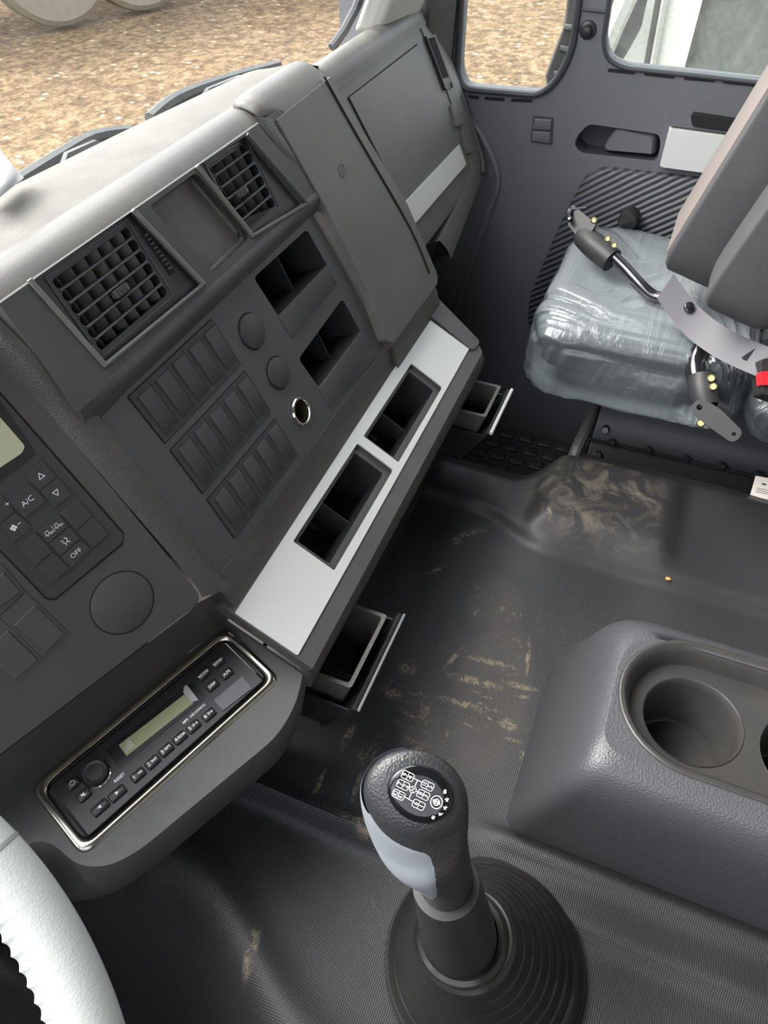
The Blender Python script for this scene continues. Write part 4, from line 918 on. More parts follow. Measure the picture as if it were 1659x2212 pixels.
# badge on the crown
bc = ST[9][0]; bnrm = -ST[6][1].cross(ST[6][2]); 
if bnrm.dot(bc) > 0: bnrm = -bnrm
BP = Plane(bc+bnrm*.0012, CR-bnrm*bnrm.dot(CR), CD)
def bpx(x, y, h=.0): return Vector(BP.uv(820+x/9.217, 1640+y/9.217, h))
be = []
for i in range(48):
    t = 2*math.pi*i/48; an = rg(27); ex, ey = 665*math.cos(t), 545*math.sin(t); be.append(bpx(818+ex*math.cos(an)-ey*math.sin(an), 710+ex*math.sin(an)+ey*math.cos(an)))
bm = BM(); cb = sum(be, Vector((0, 0)))/48
loft(bm, [[BP.pt(*(cb+(p-cb)*f), h) for p in be] for f, h in ((1.035, -.006), (1.03, -.0012), (1.0, -.0004), (.96, .0004), (.7, .0009), (.3, .0012))], cap1=True); bd = obj('badge', bm, mat('badge_black', (.006, .006, .007), .12, spec=.35, coat=.25), kb, ang=80)
bm = BM(); ROT = rg(64); tx = Vector((math.cos(ROT), -math.sin(ROT))); ty = Vector((-math.sin(ROT), -math.cos(ROT))); u_ = (bpx(1000, 700)-bpx(900, 700)).length/100
hB_ = .0019
def cap_(a, b, x, y):
    c = bpx(x, y, hB_); W_, H_ = 78*u_, 122*u_
    L = rnd([(-W_, -H_), (W_, -H_), (W_, H_), (-W_, H_)], 42*u_, 4)
    seg2(bm, BP, [c+tx*p[0]+ty*p[1] for p in L], 15*u_, hB_, True); seg2(bm, BP, [c-tx*W_, c+tx*W_], 11*u_, hB_)
    text(bm, BP, a, c+ty*58*u_, (140 if len(a) == 1 else 118)*u_, hB_, ROT, .00003, .95 if len(a) == 1 else .8); text(bm, BP, b, c-ty*58*u_, (140 if len(b) == 1 else 118)*u_, hB_, ROT, .00003, .95 if len(b) == 1 else .8)
for a, b, x, y in (('9', '4', 560, 333), ('7', '2', 468, 512), ('R2', 'R1', 378, 706), ('10', '5', 955, 524), ('8', '3', 868, 708), ('6', '1', 776, 906)): cap_(a, b, x, y)
nc = bpx(662, 603, hB_); seg2(bm, BP, [nc+Vector(p) for p in circle((0, 0), 66*u_, 20)], 14*u_, hB_, True); text(bm, BP, 'N', nc, 105*u_, hB_, ROT, .00003)
for a, b in (((690, 385), (835, 455)), ((752, 430), (702, 530)), ((630, 680), (590, 780)), ((500, 748), (655, 835)), ((590, 560), (600, 575)), ((735, 635), (745, 640))): seg2(bm, BP, [bpx(*a, hB_), bpx(*b, hB_)], 18*u_, hB_)
lc_ = bpx(1132, 855, hB_); seg2(bm, BP, [lc_+Vector(p) for p in [(q[0], q[1]) for q in circle((0, 0), 115*u_, 32, 128*u_)]], 19*u_, hB_, True)
for sgn in (1, -1):
    seg2(bm, BP, [lc_+Vector((p[0], p[1]))*u_*sgn for p in ((-66, -50), (-50, 30), (-20, 62), (25, 60), (40, 25), (30, -18))], 20*u_, hB_)
    seg2(bm, BP, [lc_+Vector((p[0], p[1]))*u_*sgn for p in ((-30, -48), (-18, 12), (8, 30))], 18*u_, hB_)
random.seed(3)
for x, y in ((1303, 648), (1340, 805), (1303, 962), (1208, 1090), (1068, 1158)):
    c = bpx(x, y, hB_)
    for k in range(6):
        a = random.uniform(0, math.pi); o_ = Vector((random.uniform(-18, 18), random.uniform(-18, 18)))*u_; d_ = Vector((math.cos(a), math.sin(a)))*random.uniform(25, 42)*u_
        seg2(bm, BP, [c+o_*.8-d_, c+o_*.8+d_], 11*u_, hB_)
obj('shift_pattern', bm, 'white', bd, smooth=False)
# ============================================================ CENTRE CONSOLE
root = thing('centre_console', 'dark grey centre console with twin cup holders behind the gear lever', 'console', (.40, -.2, -.80))
# body: lofted rounded box, side profile along X, nose towards +Y
TZ = -.588
def cons_ring(f):
    # outline at parameter f: 0 base .. 1 top
    z = -.815+(TZ+.815)*f
    xl = .322-.022*f; xr = .575-.085*f; yf = .012-.050*f
    return [(xl, yf), (xr, yf), (xr, -.62), (xl, -.62)], z
bm = BM(); R = []
for f, ins in ((0, 0), (.3, 0), (.6, 0), (.76, .0), (.85, .002), (.91, .006), (.955, .012), (.985, .020), (1.0, .030)):
    p, z = cons_ring(min(f, 1)); p = [(p[0][0]+ins, p[0][1]-ins*.45), (p[1][0]-ins, p[1][1]-ins*.45), (p[2][0]-ins, p[2][1]), (p[3][0]+ins, p[3][1])]
    rp_ = rnd(p, [.022, .045, 0, 0], 8); R.append([Vector((a, b, z)) for a, b in rp_])
vs = loft(bm, R)
TOPP = Plane((.4, -.2, TZ), (0, -1, 0), (-1, 0, 0))    # u = -y, v = -x, n = up
topo = [TOPP.uv(*[0, 0]) for _ in ()]
def tuv(x, y): return (-(y+.2), -(x-.4))
outer = [tuv(v.x, v.y) for v in R[-1]]
cupc = (.400, -.1225)
def stad(cx0, cx1, cy_, r, ry=None, n=20):
    o_ = []
    for i in range(n+1):
        a = math.pi/2+math.pi*i/n; o_.append((cx0+r*math.cos(a), cy_+(ry or r)*math.sin(a)))
    for i in range(n+1):
        a = -math.pi/2+math.pi*i/n; o_.append((cx1+r*math.cos(a), cy_+(ry or r)*math.sin(a)))
    return o_
# long axis along -Y (u)
sc_ = stad(tuv(*cupc)[0], tuv(*cupc)[0]+.105, tuv(*cupc)[1], .0675)
plate(bm, TOPP, outer, [sc_], h0=-.004, h1=0, back=False)
bmesh.ops.remove_doubles(bm, verts=bm.verts, dist=.0004)
obj('body', bm, 'console', root, ang=28)
bm = BM(); cxm = tuv(*cupc)[0]+.0525; cym = tuv(*cupc)[1]
def stp(r, h): return [TOPP.pt(a, b, h) for a, b in stad(tuv(*cupc)[0], tuv(*cupc)[0]+.105, cym, r)]
loft(bm, [stp(.0685, -.001), stp(.0682, .001), stp(.0668, .0022), stp(.0645, .0022), stp(.0622, .0008), stp(.0590, -.004), stp(.0562, -.012), stp(.0545, -.020)])
h1 = circle(tuv(cupc[0]-.003, cupc[1]-.001), .0425, 40); h2 = circle(tuv(cupc[0]-.003, cupc[1]-.100), .0425, 40)
plate(bm, TOPP, stad(tuv(*cupc)[0], tuv(*cupc)[0]+.105, cym, .0545), [h1, h2], h0=-.022, h1=-.020, back=False)
tr_ = obj('cup_holder_tray', bm, 'cup', root, ang=50)
for cxy in (tuv(cupc[0]-.003, cupc[1]-.001), tuv(cupc[0]-.003, cupc[1]-.100)):
    bm = BM(); loft(bm, [[TOPP.pt(a, b, h) for a, b in circle(cxy, r, 40)] for r, h in ((.0435, -.0195), (.0430, -.0188), (.0422, -.0195), (.0405, -.030), (.0385, -.085), (.036, -.088))], cap1=True); obj('cup_well', bm, 'cup', tr_, ang=40)
# ============================================================ PASSENGER SEAT
seat = thing('passenger_seat', 'passenger seat with cushion wrapped in clear plastic film', 'seat', (1.08, -.1, -.80))
def pillow(cx_, cy_, cz_, sx, sy, sz, e=4.5, n=60, fn=None):
    bm = BM(); R = []
    for i in range(1, n//2):
        ph = -math.pi/2+math.pi*i/(n//2); row = []
        for j in range(n*2):
            th = 2*math.pi*j/(n*2)
            def P_w(v, k): return math.copysign(abs(v)**k, v)
            x = P_w(math.cos(ph), 2/e*1.2)*P_w(math.cos(th), 2/e*.8); y = P_w(math.cos(ph), 2/e*1.2)*P_w(math.sin(th), 2/e*.8); z = P_w(math.sin(ph), 2/e*1.5)
            p = Vector((cx_+sx*x, cy_+sy*y, cz_+sz*z)); row.append(fn(p, Vector((x, y, z))) if fn else p)
        R.append(row)
    loft(bm, R, cap0=True, cap1=True); return bm
def ridged(p, sc, o=0):
    return 1-abs(noise.noise(p*sc+Vector((o, o, o))))*2.2
bm = pillow(1.100, .015, -.622, .166, .140, .042, e=7); obj('cushion', bm, 'seat', seat, ang=80)
def wr(p, l):
    # wrinkles fan out from the near rear corner
    q = p-Vector((.88, -.13, p.z)); an = math.atan2(q.y, q.x)
    fan = (ridged(Vector((an*4.5, q.length*1.5, 0)), 1.6)*.0060+ridged(Vector((an*13, q.length*3, 3)), 1.2)*.0030+ridged(Vector((an*30, q.length*4, 7)), 1.2)*.0014)*(1 if l.z > .3 else .4)
    k_ = .3 if l.z > .3 else 2.2
    cr_ = (ridged(p, 26, 2)*.0028+ridged(p, 60, 5)*.0012)*k_
    side = max(0, -l.z+.2)
    out = Vector((l.x, l.y, max(l.z, 0)*1.0)).normalized()
    bag = Vector((-.026 if l.x < 0 else 0, 0, -.016))*side if l.z < .2 else Vector((0, 0, 0))
    return p+out*(fan+cr_+.002)+bag
bm = pillow(1.100, .015, -.622, .174, .148, .046, e=7, n=190, fn=wr)
def film():
    m = bpy.data.materials.new('plastic_film'); m.use_nodes = True; n = m.node_tree.nodes; l = m.node_tree.links; n.clear()
    o = n.new('ShaderNodeOutputMaterial'); mx = n.new('ShaderNodeMixShader'); t = n.new('ShaderNodeBsdfTransparent'); t.inputs[0].default_value = (.86, .89, .9, 1)
    b = n.new('ShaderNodeBsdfPrincipled'); b.inputs['Base Color'].default_value = (.22, .245, .255, 1); b.inputs['Roughness'].default_value = .11; b.inputs['Specular IOR Level'].default_value = 1
    b.inputs['Coat Weight'].default_value = .8; b.inputs['Coat Roughness'].default_value = .06
    g = n.new('ShaderNodeNewGeometry'); z = n.new('ShaderNodeTexNoise'); z.inputs['Scale'].default_value = 17; z.inputs['Detail'].default_value = 5; z.inputs['Distortion'].default_value = 1.6
    mp = n.new('ShaderNodeMapping'); mp.inputs['Rotation'].default_value = (0, 0, -.83); mp.inputs['Scale'].default_value = (.22, 2.2, 1); l.new(g.outputs['Position'], mp.inputs[0]); l.new(mp.outputs[0], z.inputs['Vector'])
    bp = n.new('ShaderNodeBump'); bp.inputs['Strength'].default_value = .5; bp.inputs['Distance'].default_value = .006; l.new(z.outputs[0], bp.inputs['Height']); l.new(bp.outputs[0], b.inputs['Normal'])
    lw = n.new('ShaderNodeLayerWeight'); lw.inputs[0].default_value = .35; l.new(bp.outputs[0], lw.inputs['Normal'])
    r = n.new('ShaderNodeMapRange'); r.inputs[1].default_value = 0; r.inputs[2].default_value = 1; r.inputs[3].default_value = .30; r.inputs[4].default_value = .95; l.new(lw.outputs['Facing'], r.inputs[0])
    sx_ = n.new('ShaderNodeSeparateXYZ'); l.new(g.outputs['Normal'], sx_.inputs[0]); rz = n.new('ShaderNodeMapRange'); rz.inputs[1].default_value = .2; rz.inputs[2].default_value = .85; rz.inputs[3].default_value = .45; rz.inputs[4].default_value = 1.5; l.new(sx_.outputs[2], rz.inputs[0])
    mu = n.new('ShaderNodeMath'); mu.operation = 'MULTIPLY'; mu.use_clamp = True; l.new(r.outputs[0], mu.inputs[0]); l.new(rz.outputs[0], mu.inputs[1]); r = mu
    l.new(r.outputs[0], mx.inputs[0]); l.new(t.outputs[0], mx.inputs[1]); l.new(b.outputs[0], mx.inputs[2]); l.new(mx.outputs[0], o.inputs[0]); return m
c_ = obj('plastic_cover', bm, film(), seat, ang=80); c_['label'] = 'crumpled clear plastic film'
# backrest: two upright padded wings
UPD = nrm((0, -.27, .96)); THK = nrm((0, -.96, -.27))
def wing(p0, wx_, th, ln, name, front):
    bm = BM(); pr = [p0, p0+Vector((wx_, 0, 0)), p0+Vector((wx_, 0, 0))+THK*th, p0+THK*th*.86+Vector((0, 0, 0)), ]
    sec = rnd([(0, 0), (wx_, 0), (wx_, th), (0, th)], [.006, .02, .03, .034], 5)
    R = []
    for d, s in ((0, .60), (.005, .78), (.015, .91), (.030, .975), (.05, 1), (ln, 1)):
        R.append([p0+Vector((wx_/2+(a-wx_/2)*s, 0, 0))+THK*(th/2+(b-th/2)*s)+UPD*d for a, b in sec])
    loft(bm, R, cap0=True, cap1=True); o = obj(name, bm, 'back', seat, ang=45)
    if front:
        bm = BM(); P_f = Plane(p0+UPD*0, Vector((-1, 0, 0)), -UPD)
        q = [(-.006, -.03), (-wx_+.016, -.03), (-wx_+.016, -ln), (-.006, -ln)]
        plate(bm, P_f, q, h0=-.001, h1=.0015); f_ = obj('front_fabric', bm, 'brown', o); f_['label'] = 'brownish woven front face'
    return o
pa = ray(1415, 592)*( .99/ray(1415, 592).x); wing(pa, .15, .105, .55, 'backrest', True)
pb = ray(1500, 668)*( .885/ray(1500, 668).x); wing(pb, .085, .105, .55, 'backrest_bolster', False)
# grey strap below the backrest
sp_ = [(1437, 618, .985), (1460, 650, .97), (1492, 690, .95), (1530, 722, .93), (1580, 752, .905), (1640, 778, .88), (1690, 800, .87)]
c0 = smooth_path([ray(a, b)*(x/ray(a, b).x) for a, b, x in sp_], 5)
bm = BM(); wdir = nrm(CD*.8-CR*.55); R = []
for i, p in enumerate(c0):
    w_ = .020; nn = nrm(-p)
    R.append([p-wdir*w_, p-wdir*w_+nn*.003, p+wdir*w_+nn*.003, p+wdir*w_])
loft(bm, R, cap0=True, cap1=True); sg = obj('hinge_strap', bm, 'strap', seat, ang=60); sg['label'] = 'curved grey plastic strap'
PS = Plane(ray(1489, 663)*(.963/ray(1489, 663).x-.0), CR, CD); PS.p = PS.p+PS.n*.0; 
bm = BM(); q = ray(1489, 663)*(c0[8].length-.006); Pq = Plane(q, CR, CD); ring(bm, Pq, (0, 0), [(0, .003), (.004, .003), (.0065, .0015), (.0070, -.002)], 20); obj('rivet', bm, 'steel', sg)
# arm frames: bent tubes with grey sockets and drilled brackets
def px3(a, b, d): return ray(a, b)*d
arm = thing('armrest_frame', 'black tube armrest frame lying across the far side of the plastic-wrapped cushion', 'armrest frame', px3(1340, 560, 1.18), 'armrest frames of the passenger seat')
bm = BM(); tube(bm, smooth_path([px3(1322, 552, 1.20), px3(1350, 580, 1.19), px3(1385, 618, 1.175), px3(1412, 640, 1.17), px3(1440, 645, 1.165), px3(1475, 640, 1.165)], 5), .0088, 16); obj('tube', bm, 'steel', arm)
bm = BM(); tube(bm, [px3(1252, 500, 1.235), px3(1262, 512, 1.23), px3(1285, 533, 1.215), px3(1322, 563, 1.20)], [.012, .017, .0185, .0175], 20); so_ = obj('socket', bm, 'sock', arm); 
bm = BM(); a_, b_ = px3(1242, 458, 1.235), px3(1283, 492, 1.215); ux = nrm(b_-a_); PB = Plane(a_, ux, nrm(CD-ux*ux.dot(CD)))
L_ = (b_-a_).length; plate(bm, PB, rnd([(-.012, -.006), (L_, -.006), (L_+.004, .026), (.004, .020)], .005), h0=-.004, h1=.001); obj('bracket', bm, 'sock', arm, bevel=.001)
bm = BM(); tube(bm, [px3(1232, 455, 1.235), px3(1226, 466, 1.225), px3(1232, 476, 1.22)], .004, 8); tube(bm, [px3(1232, 452, 1.235), px3(1266, 448, 1.235)], .002, 8); obj('pivot_pin', bm, 'steel', arm)
for a, b in ((1283, 476), (1313, 516), (1327, 530)):
    bm = BM(); p = px3(a, b, 1.185); tube(bm, [p, p+nrm(-p)*.006], [.005, .003], 10); obj('screw', bm, 'screw', arm)
arm = thing('armrest_frame', 'black tube armrest frame with drilled bracket at the near corner of the cushion', 'armrest frame', px3(1530, 880, 1.07), 'armrest frames of the passenger seat')
bm = BM(); tube(bm, smooth_path([px3(1545, 730, 1.12), px3(1522, 748, 1.115), px3(1506, 775, 1.11), px3(1503, 805, 1.10), px3(1512, 840, 1.09)], 5), [.014]*21, 16); obj('tube', bm, 'steel', arm)
bm = BM(); tube(bm, [px3(1516, 812, 1.082), px3(1517, 830, 1.078), px3(1522, 860, 1.072), px3(1530, 880, 1.068)], [.0165, .0185, .0185, .015], 20); obj('socket', bm, 'sock', arm)
bm = BM(); a_, b_ = px3(1511, 880, 1.055), px3(1588, 940, 1.05); ux = nrm(b_-a_); PB = Plane(a_, ux, nrm(CD-ux*ux.dot(CD))); L_ = (b_-a_).length
plate(bm, PB, rnd([(-.009, -.010), (L_*.35, -.014), (L_+.006, -.009), (L_+.006, .010), (L_*.35, .012), (-.009, .010)], .009, 6), [circle((0, 0), .0036, 14), circle((L_-.002, 0), .0026, 14)], h0=-.004, h1=.0015); obj('bracket', bm, 'sock', arm, bevel=.0012)
bm = BM(); tube(bm, [px3(1540, 885, 1.07), px3(1563, 893, 1.075)], [.016, .013], 14); obj('pivot_boss', bm, 'satin', arm)
for a, b in ((1537, 817), (1541, 835), (1514, 914)):
    bm = BM(); p = px3(a, b, 1.06); tube(bm, [p, p+nrm(-p)*.008], [.0058, .004], 10); obj('screw', bm, 'screw', arm)
# ---- seat belt buckle
bk = thing('seat_belt_buckle', 'black seat belt buckle with red release button at the photo edge', 'buckle', px3(1655, 850, 1.02))
bm = BM(); Pk = Plane(px3(1655, 815, 1.02), CR, CD); plate(bm, Pk, rnd([(-.006, -.022), (.05, -.03), (.055, .04), (-.004, .02)], .004), h0=-.025, h1=0); obj('housing', bm, 'satin', bk, bevel=.003)
bm = BM(); plate(bm, Pk, rnd([(-.0085, -.006), (.03, -.010), (.034, .010), (-.0075, .010)], .002), h0=-.008, h1=.004); obj('release_button', bm, 'red', bk, bevel=.0015)
bm = BM(); bx = px3(1612, 775, 1.04); Pj = Plane(bx, nrm(CR*.8-CD*.4), CD); plate(bm, Pj, rnd([(-.003, -.004), (.05, -.012), (.05, .002), (0, .008)], .002), h0=-.004, h1=.001); obj('belt_tongue', bm, 'sock', bk)
# second film-wrapped cushion edge behind (middle seat)
def wr2(p, l):
    q = p-Vector((.86, -.02, p.z)); an = math.atan2(q.y, q.x)
    return p+Vector((l.x, l.y, max(l.z, 0))).normalized()*(ridged(Vector((an*7, q.length*2, 9)), 1.7)*.006+ridged(p, 40, 8)*.002)
mid = thing('middle_seat_cushion', 'black cushion in clear film beyond the near armrest bracket', 'seat cushion', (.95, -.2, -.72))
bm = pillow(1.01, -.305, -.645, .115, .155, .040); obj('cushion', bm, mat('black_vinyl', (.012, .012, .013), .3), mid, ang=80)
bm = pillow(1.01, -.305, -.645, .120, .16, .044, n=110, fn=wr2); obj('plastic_cover', bm, bpy.data.materials['plastic_film'], mid, ang=80)
# ---- seat riser with hinge
rs = thing('seat_riser', 'black metal seat riser with a long hinge rod facing the tunnel', 'seat base', (1.1, -.1, -1.1))
bm = BM(); prf = [(.945, -.812), (.975, -.795), (1.0, -.755), (1.02, -.70), (1.06, -.69), (1.28, -.69), (1.28, -1.1), (.965, -1.1)]
R = [[Vector((a, y, b)) for a, b in prf] for y in (.05, -.62)]; loft(bm, R, cap0=True, cap1=True); obj('box', bm, 'riser', rs, bevel=.004)
bm = BM(); h_a, h_b = at_z(1265, 946, -.789), at_z(1690, 1042, -.789); tube(bm, [h_a, h_b], .0022, 8); hg = obj('hinge_rod', bm, 'steel', rs)
for px in ((1322, 958), (1400, 975), (1481, 993), (1560, 1009), (1640, 1028)):
    p = at_z(px[0], px[1], -.788); bm = BM(); tube(bm, [p+Vector((0, .007, 0)), p+Vector((0, .002, .002)), p+Vector((0, -.002, .002)), p+Vector((0, -.007, 0))], [.003, .0065, .0065, .003], 10); obj('hinge_knuckle', bm, 'steel', rs)
for px in ((1308, 928), (1292, 982)):
    p = at_z(px[0], px[1], -.775 if px[1] < 940 else -.803); bm = BM(); tube(bm, [p, p+Vector((-.007, 0, .004))], [.007, .005], 12); obj('bolt', bm, 'black', rs)
bm = BM(); tube(bm, smooth_path([at_z(1290, 870, -.78), at_z(1270, 920, -.79), at_z(1240, 985, -.802), (.93, .06, -.86)], 4), .010, 10); obj('corner_bead', bm, 'plastic', rs)
# paper tag
Pt = Plane(at_z(1640, 1050, -.79), (0, -1, 0), nrm((-.8, 0, -.4))); q = Pt.poly([(1632, 1028), (1700, 1040), (1700, 1090), (1620, 1070)])
bm = BM(); plate(bm, Pt, q, h0=0, h1=.0006); tg = obj('paper_tag', bm, 'paper'); T3(tg, 'small white printed paper tag on the black seat riser', 'tag')
bm = BM(); plate(bm, Pt, Pt.poly([(1645, 1044), (1655, 1046), (1655, 1049), (1645, 1047)]), h0=.0006, h1=.0009)
for k in range(3): plate(bm, Pt, Pt.poly([(1634-k, 1054+k*4), (1700, 1067+k*4), (1700, 1068+k*4), (1634-k, 1055+k*4)]), h0=.0006, h1=.0009)
obj('printing', bm, 'tread', tg, smooth=False)
# crumb
bm = BM(); bmesh.ops.create_icosphere(bm, subdivisions=2, radius=.003); cpos = at_z(1455, 1224, -.764); cpos.z = zfloor(cpos.x, cpos.y)+.002
for v in bm.verts: v.co = Vector((v.co.x, v.co.y*1.3, v.co.z*.7))*(1+.3*noise.noise(v.co*400))+cpos
T3(obj('crumb', bm, 'crumb'), 'small orange crumb on the black rubber mat', 'crumb')
# footwell mat with raised treads
bm = BM(); PM = Plane((1.1, .2, -1.085), (0, -1, 0), (-1, 0, 0)); 
plate(bm, PM, [(-.32, -.20), (.14, -.20), (.14, .165), (-.32, .165)], h0=-.012, h1=0)
for i in range(9):
    for j in range(11):
        u = -.31+j*.042+(.02 if i % 2 else 0); v = -.19+i*.039
        q = rnd([(u, v), (u+.032, v), (u+.032, v+.028), (u, v+.028)], .005, 3); dome(bm, PM, q, 0, .005, .003, 2)
fm = obj('footwell_mat', bm, 'tread'); T3(fm, 'black rubber footwell mat with raised square treads', 'floor mat')
# ============================================================ STEERING WHEEL
sw_ = thing('steering_wheel', 'pale grey leather steering wheel rim with finger grips', 'steering wheel', (-.1, .0, -.5))
w0, w1, w2 = ray(-40, 1840)*.415, ray(108, 2030)*.41, ray(188, 2225)*.42
tn = nrm(w2-w0); nW = nrm(Vector((.05, -.52, .85))); nW = nrm(nW-tn*nW.dot(tn)); inn = nrm(nW.cross(tn))
if inn.dot(CR) > 0: inn = -inn
Rw = .225; chord = (w2-w0).length; mdp = (w0+w2)/2; cen_ = mdp+inn*math.sqrt(max(Rw*Rw-chord*chord/4, 0))
e1 = nrm(mdp-cen_); e2 = nW.cross(e1)
bm = BM(); R = []; NS = 1440
for i in range(NS):
    a = 2*math.pi*i/NS; d = e1*math.cos(a)+e2*math.sin(a); c = cen_+d*Rw; row = []
    gr = .0014*abs(math.sin(a*90))
    for k in range(24):
        b = 2*math.pi*k/24; r_ = .0150-(gr if math.cos(b) < -.2 else 0)*min(1, max(0, -math.cos(b)-.2)*2)
        row.append(c+d*math.cos(b)*r_+nW*math.sin(b)*.0142)
    R.append(row)
R.append(R[0]); loft(bm, R); bmesh.ops.remove_doubles(bm, verts=bm.verts, dist=1e-5); obj('rim', bm, 'wheel', sw_, ang=80)
sa = None
bm = BM(); aa = min(range(NS), key=lambda i: ((Vector((0, 0))-Vector((0, 0))).length, abs((cen_+(e1*math.cos(2*math.pi*i/NS)+e2*math.sin(2*math.pi*i/NS))*Rw-ray(30, 1808)*.415).length)))
a = 2*math.pi*aa/NS; d = e1*math.cos(a)+e2*math.sin(a); c = cen_+d*Rw; R = [[c+(d*math.cos(2*math.pi*k/24))*.0153+nW*math.sin(2*math.pi*k/24)*.0145+d.cross(nW)*s for k in range(24)] for s in (-.0009, .0009)]
loft(bm, R); obj('leather_seam', bm, mat('seam_grey', (.2, .21, .2), .6), sw_)
bm = BM(); tube(bm, [cen_-e1*.18, cen_+e1*.01-nW*.03], .02, 12); tube(bm, [cen_-nW*.03, cen_-nW*.10], .04, 20); tube(bm, [cen_-nW*.03, cen_-e1*.05-nW*.02], .05, 20); obj('hub', bm, 'satin', sw_)
# ============================================================ PAPERS on the dash corner
rp0 = at_z(20, 385, -.235)
for k in range(4):
    bm = BM(); a_, b_, c_, d_ = [at_z(*p, -.245+.004*k) for p in ((-40, 440-3*k), (14-4*k, 372-6*k), (52-4*k, 384-3*k), (-5, 430))]
    b_.z += .006*k; bm.faces.new([bm.verts.new(p) for p in (a_, b_, c_, d_)])
    o = obj('paper_sheet', bm, 'white', solid=.0006); T3(o, 'loose white paper sheet at the left end of the dusty dash top', 'paper', 'loose papers on the dash')
# ============================================================ WIPERS outside the windscreen
def wiper(pts, label):
    root = thing('windscreen_wiper', label, 'wiper', pts[0])
    bm = BM(); tube(bm, smooth_path(pts, 4), .008, 8); obj('wiper_arm', bm, 'wiper', root)
    a, b = pts[0]+Vector((0, -.015, -.012)), pts[-1]+Vector((0, -.015, -.012)); bm = BM(); tube(bm, [a, (a+b)/2+Vector((0, 0, -.004)), b], [.005, .009, .005], 6); obj('blade', bm, 'wiper', root)
    bm = BM(); m_ = (pts[0]+pts[-1])/2; tube(bm, [a.lerp(b, .2)+Vector((0, 0, .004)), a.lerp(b, .35)+Vector((0, .004, .020)), a.lerp(b, .6)+Vector((0, .004, .020)), a.lerp(b, .8)+Vector((0, 0, .004))], .005, 6); obj('bridge', bm, 'wiper', root)
wy = lambda px, py, y=.60: at_y(px, py, y)
wiper([wy(40, 395), wy(120, 345), wy(200, 300), wy(280, 287)], 'left windscreen wiper seen over the dusty dash top')
wiper([wy(325, 258), wy(380, 215), wy(470, 180), wy(600, 143)], 'windscreen wiper right of the other, nearer the passenger side')
# ============================================================ MIRROR outside the quarter window
mr = thing('door_mirror', 'black door mirror arm outside the quarter window', 'mirror', at_x(1200, 200, 1.5))
bm = BM(); mp_ = [at_x(*p, 1.5) for p in ((1182, 205), (1176, 165), (1196, 110), (1215, 60), (1222, 10), (1232, -60), (1270, -60), (1262, 60), (1240, 130), (1205, 205))]
bm.faces.new([bm.verts.new(p) for p in mp_]); r_ = bmesh.ops.extrude_face_region(bm, geom=bm.faces[:])
for v in [g for g in r_['geom'] if isinstance(g, bmesh.types.BMVert)]: v.co.x += .06
obj('housing', bm, mat('mirror_dusty', (.07, .07, .07), .5, var=.3, dust=.3), mr, bevel=.006)
for a, b in (((1193, 190), (1222, 186)), ((1196, 160), (1240, 168)), ((1210, 105), (1240, 112)), ((1220, 60), (1250, 62))):
    bm = BM(); tube(bm, [at_x(*a, 1.492), at_x(*b, 1.492)], .006, 8); obj('bracket_rib', bm, 'wiper', mr)
# ============================================================ NEIGHBOUR TRUCK outside the door window
nt_ = thing('parked_truck', 'white truck cab parked outside the door window with dark side glass', 'truck', (2.9, -.2, -2.6))
NX = 2.5; PN = Plane((NX, 0, -.6), (0, -1, 0), (0, 0, -1))
def npoly(px): return [PN.uv(*p) for p in px]
# body side with window opening
win = npoly([(1475, 160), (1528, -40), (1800, -40), (1800, 260), (1470, 200)])
body = npoly([(1318, 170), (1352, 120), (1385, 60), (1412, -60), (1900, -60), (1900, 420), (1300, 420)])
bm = BM(); plate(bm, PN, rnd(body, .01), [win], h0=-1.4, h1=0); obj('cab_body', bm, 'truckw', nt_, smooth=False)
bm = BM(); plate(bm, PN, win, h0=-.03, h1=-.02); obj('side_glass', bm, mat('side_glass', (.10, .11, .11), .15, var=.3, vscale=6, dust=.35, dcol=(.3, .32, .3)), nt_, smooth=False)
for a, b, m_ in (((1396, 160), (1432, -40), 'gasket'), ((1404, 165), (1442, -40), 'silver')):
    bm = BM(); tube(bm, [PN.hit(*a, .004), PN.hit(*b, .004)], .012, 8); obj('door_gap' if m_ == 'gasket' else 'door_rail', bm, m_, nt_)
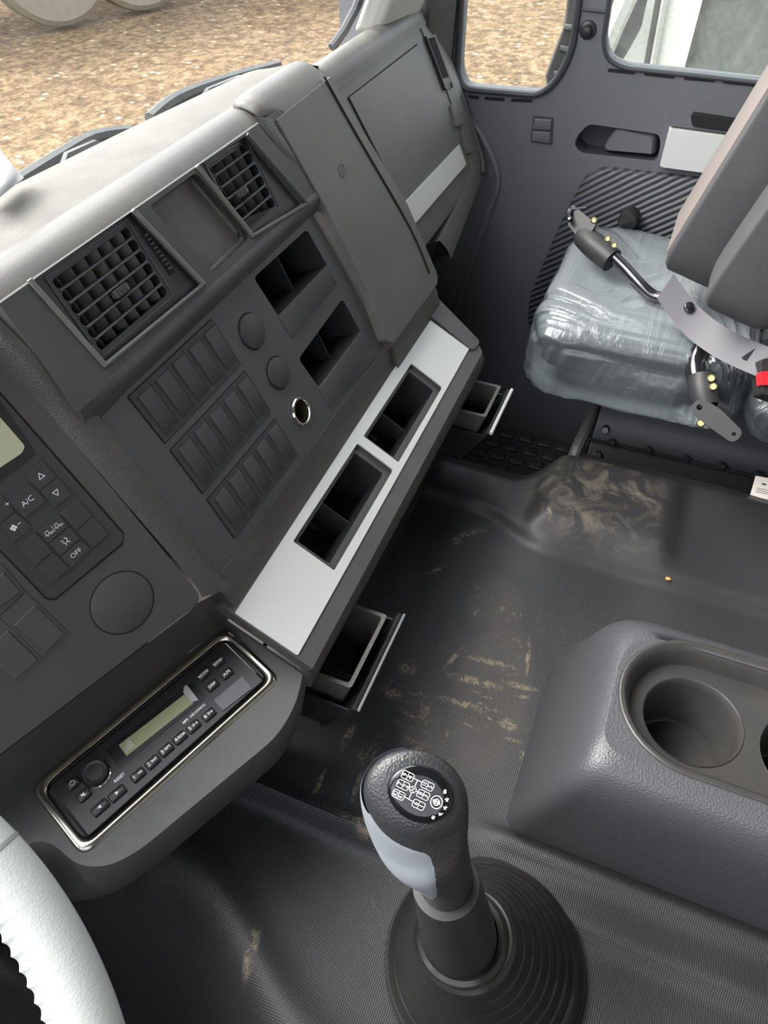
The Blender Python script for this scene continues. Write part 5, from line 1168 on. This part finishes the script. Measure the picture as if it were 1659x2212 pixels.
# its windscreen pillar and mirror arms
bm = BM(); tube(bm, [PN.hit(1300, 120, .05), PN.hit(1325, 60, .05), PN.hit(1370, -40, .05)], .028, 8); obj('mirror_arm', bm, 'truckw', nt_)
bm = BM(); plate(bm, PN, npoly([(1312, 150), (1352, 40), (1400, -60), (1412, -60), (1385, 60), (1350, 122), (1318, 168)]), h0=-.06, h1=-.02); obj('windscreen_edge', bm, 'side_glass' if False else 'gasket', nt_, smooth=False)
bm = BM(); box(bm, (NX+.7, -1.2, -2.1), (1.2, 4.0, .25)); obj('chassis', bm, 'satin', nt_)
def wheel(c, r, wd, ax, tm, rm, parent, name='wheel'):
    ax = nrm(ax); bm = BM(); pr = [(r*.55, wd*.5), (r*.62, wd*.5), (r*.9, wd*.5), (r*.98, wd*.40), (r, wd*.25), (r, -wd*.25), (r*.98, -wd*.4), (r*.9, -wd*.5), (r*.55, -wd*.5)]
    loft(bm, [axring(c+ax*h, ax, q, 48) for q, h in pr]); t = obj(name, bm, tm, parent)
    bm = BM(); loft(bm, [axring(c+ax*h, ax, q, 48) for q, h in ((r*.58, wd*.48), (r*.54, wd*.5), (r*.5, wd*.25), (r*.25, wd*.2), (r*.2, wd*.4), (.01, wd*.4))]+[]); obj('rim', bm, rm, t)
for yy in (.55, -2.2): wheel(Vector((NX+.15, yy, -2.1)), .5, .28, (-1, 0, 0), 'tyre', 'satin', nt_)
# ============================================================ DISTANT MACHINE beyond the windscreen
dm = thing('construction_truck', 'large tan vehicle on the gravel beyond the windscreen showing its tyres', 'truck', (11.5, 10, -2.6))
g1 = at_z(150, 56, -2.55); g2 = at_z(325, 22, -2.55)
nrmw = nrm(Vector((-g1.x, -g1.y, 0))); side = nrm(g2-g1)
ax_ = nrm(Vector((side.y, -side.x, 0)));  
if ax_.dot(nrmw) < 0: ax_ = -ax_
for g_ in (g1, g2, g2+side*4.0, g1-side*2.3):
    wheel(g_-ax_*.25+Vector((0, 0, .78)), .80, .5, ax_, 'tyre', 'rim', dm)
bm = BM(); rm_ = Matrix((side, ax_, Vector((0, 0, 1)))).transposed(); box(bm, g1-ax_*1.4+side*1.0+Vector((0, 0, 2.1)), (8, 2.3, 1.9), rm_); obj('body', bm, 'tan', dm, bevel=.1)
# ============================================================ lift into place
for o in TOPS: o.location.z += H0
for o in bpy.data.objects:
    if 'org' in o: del o['org']
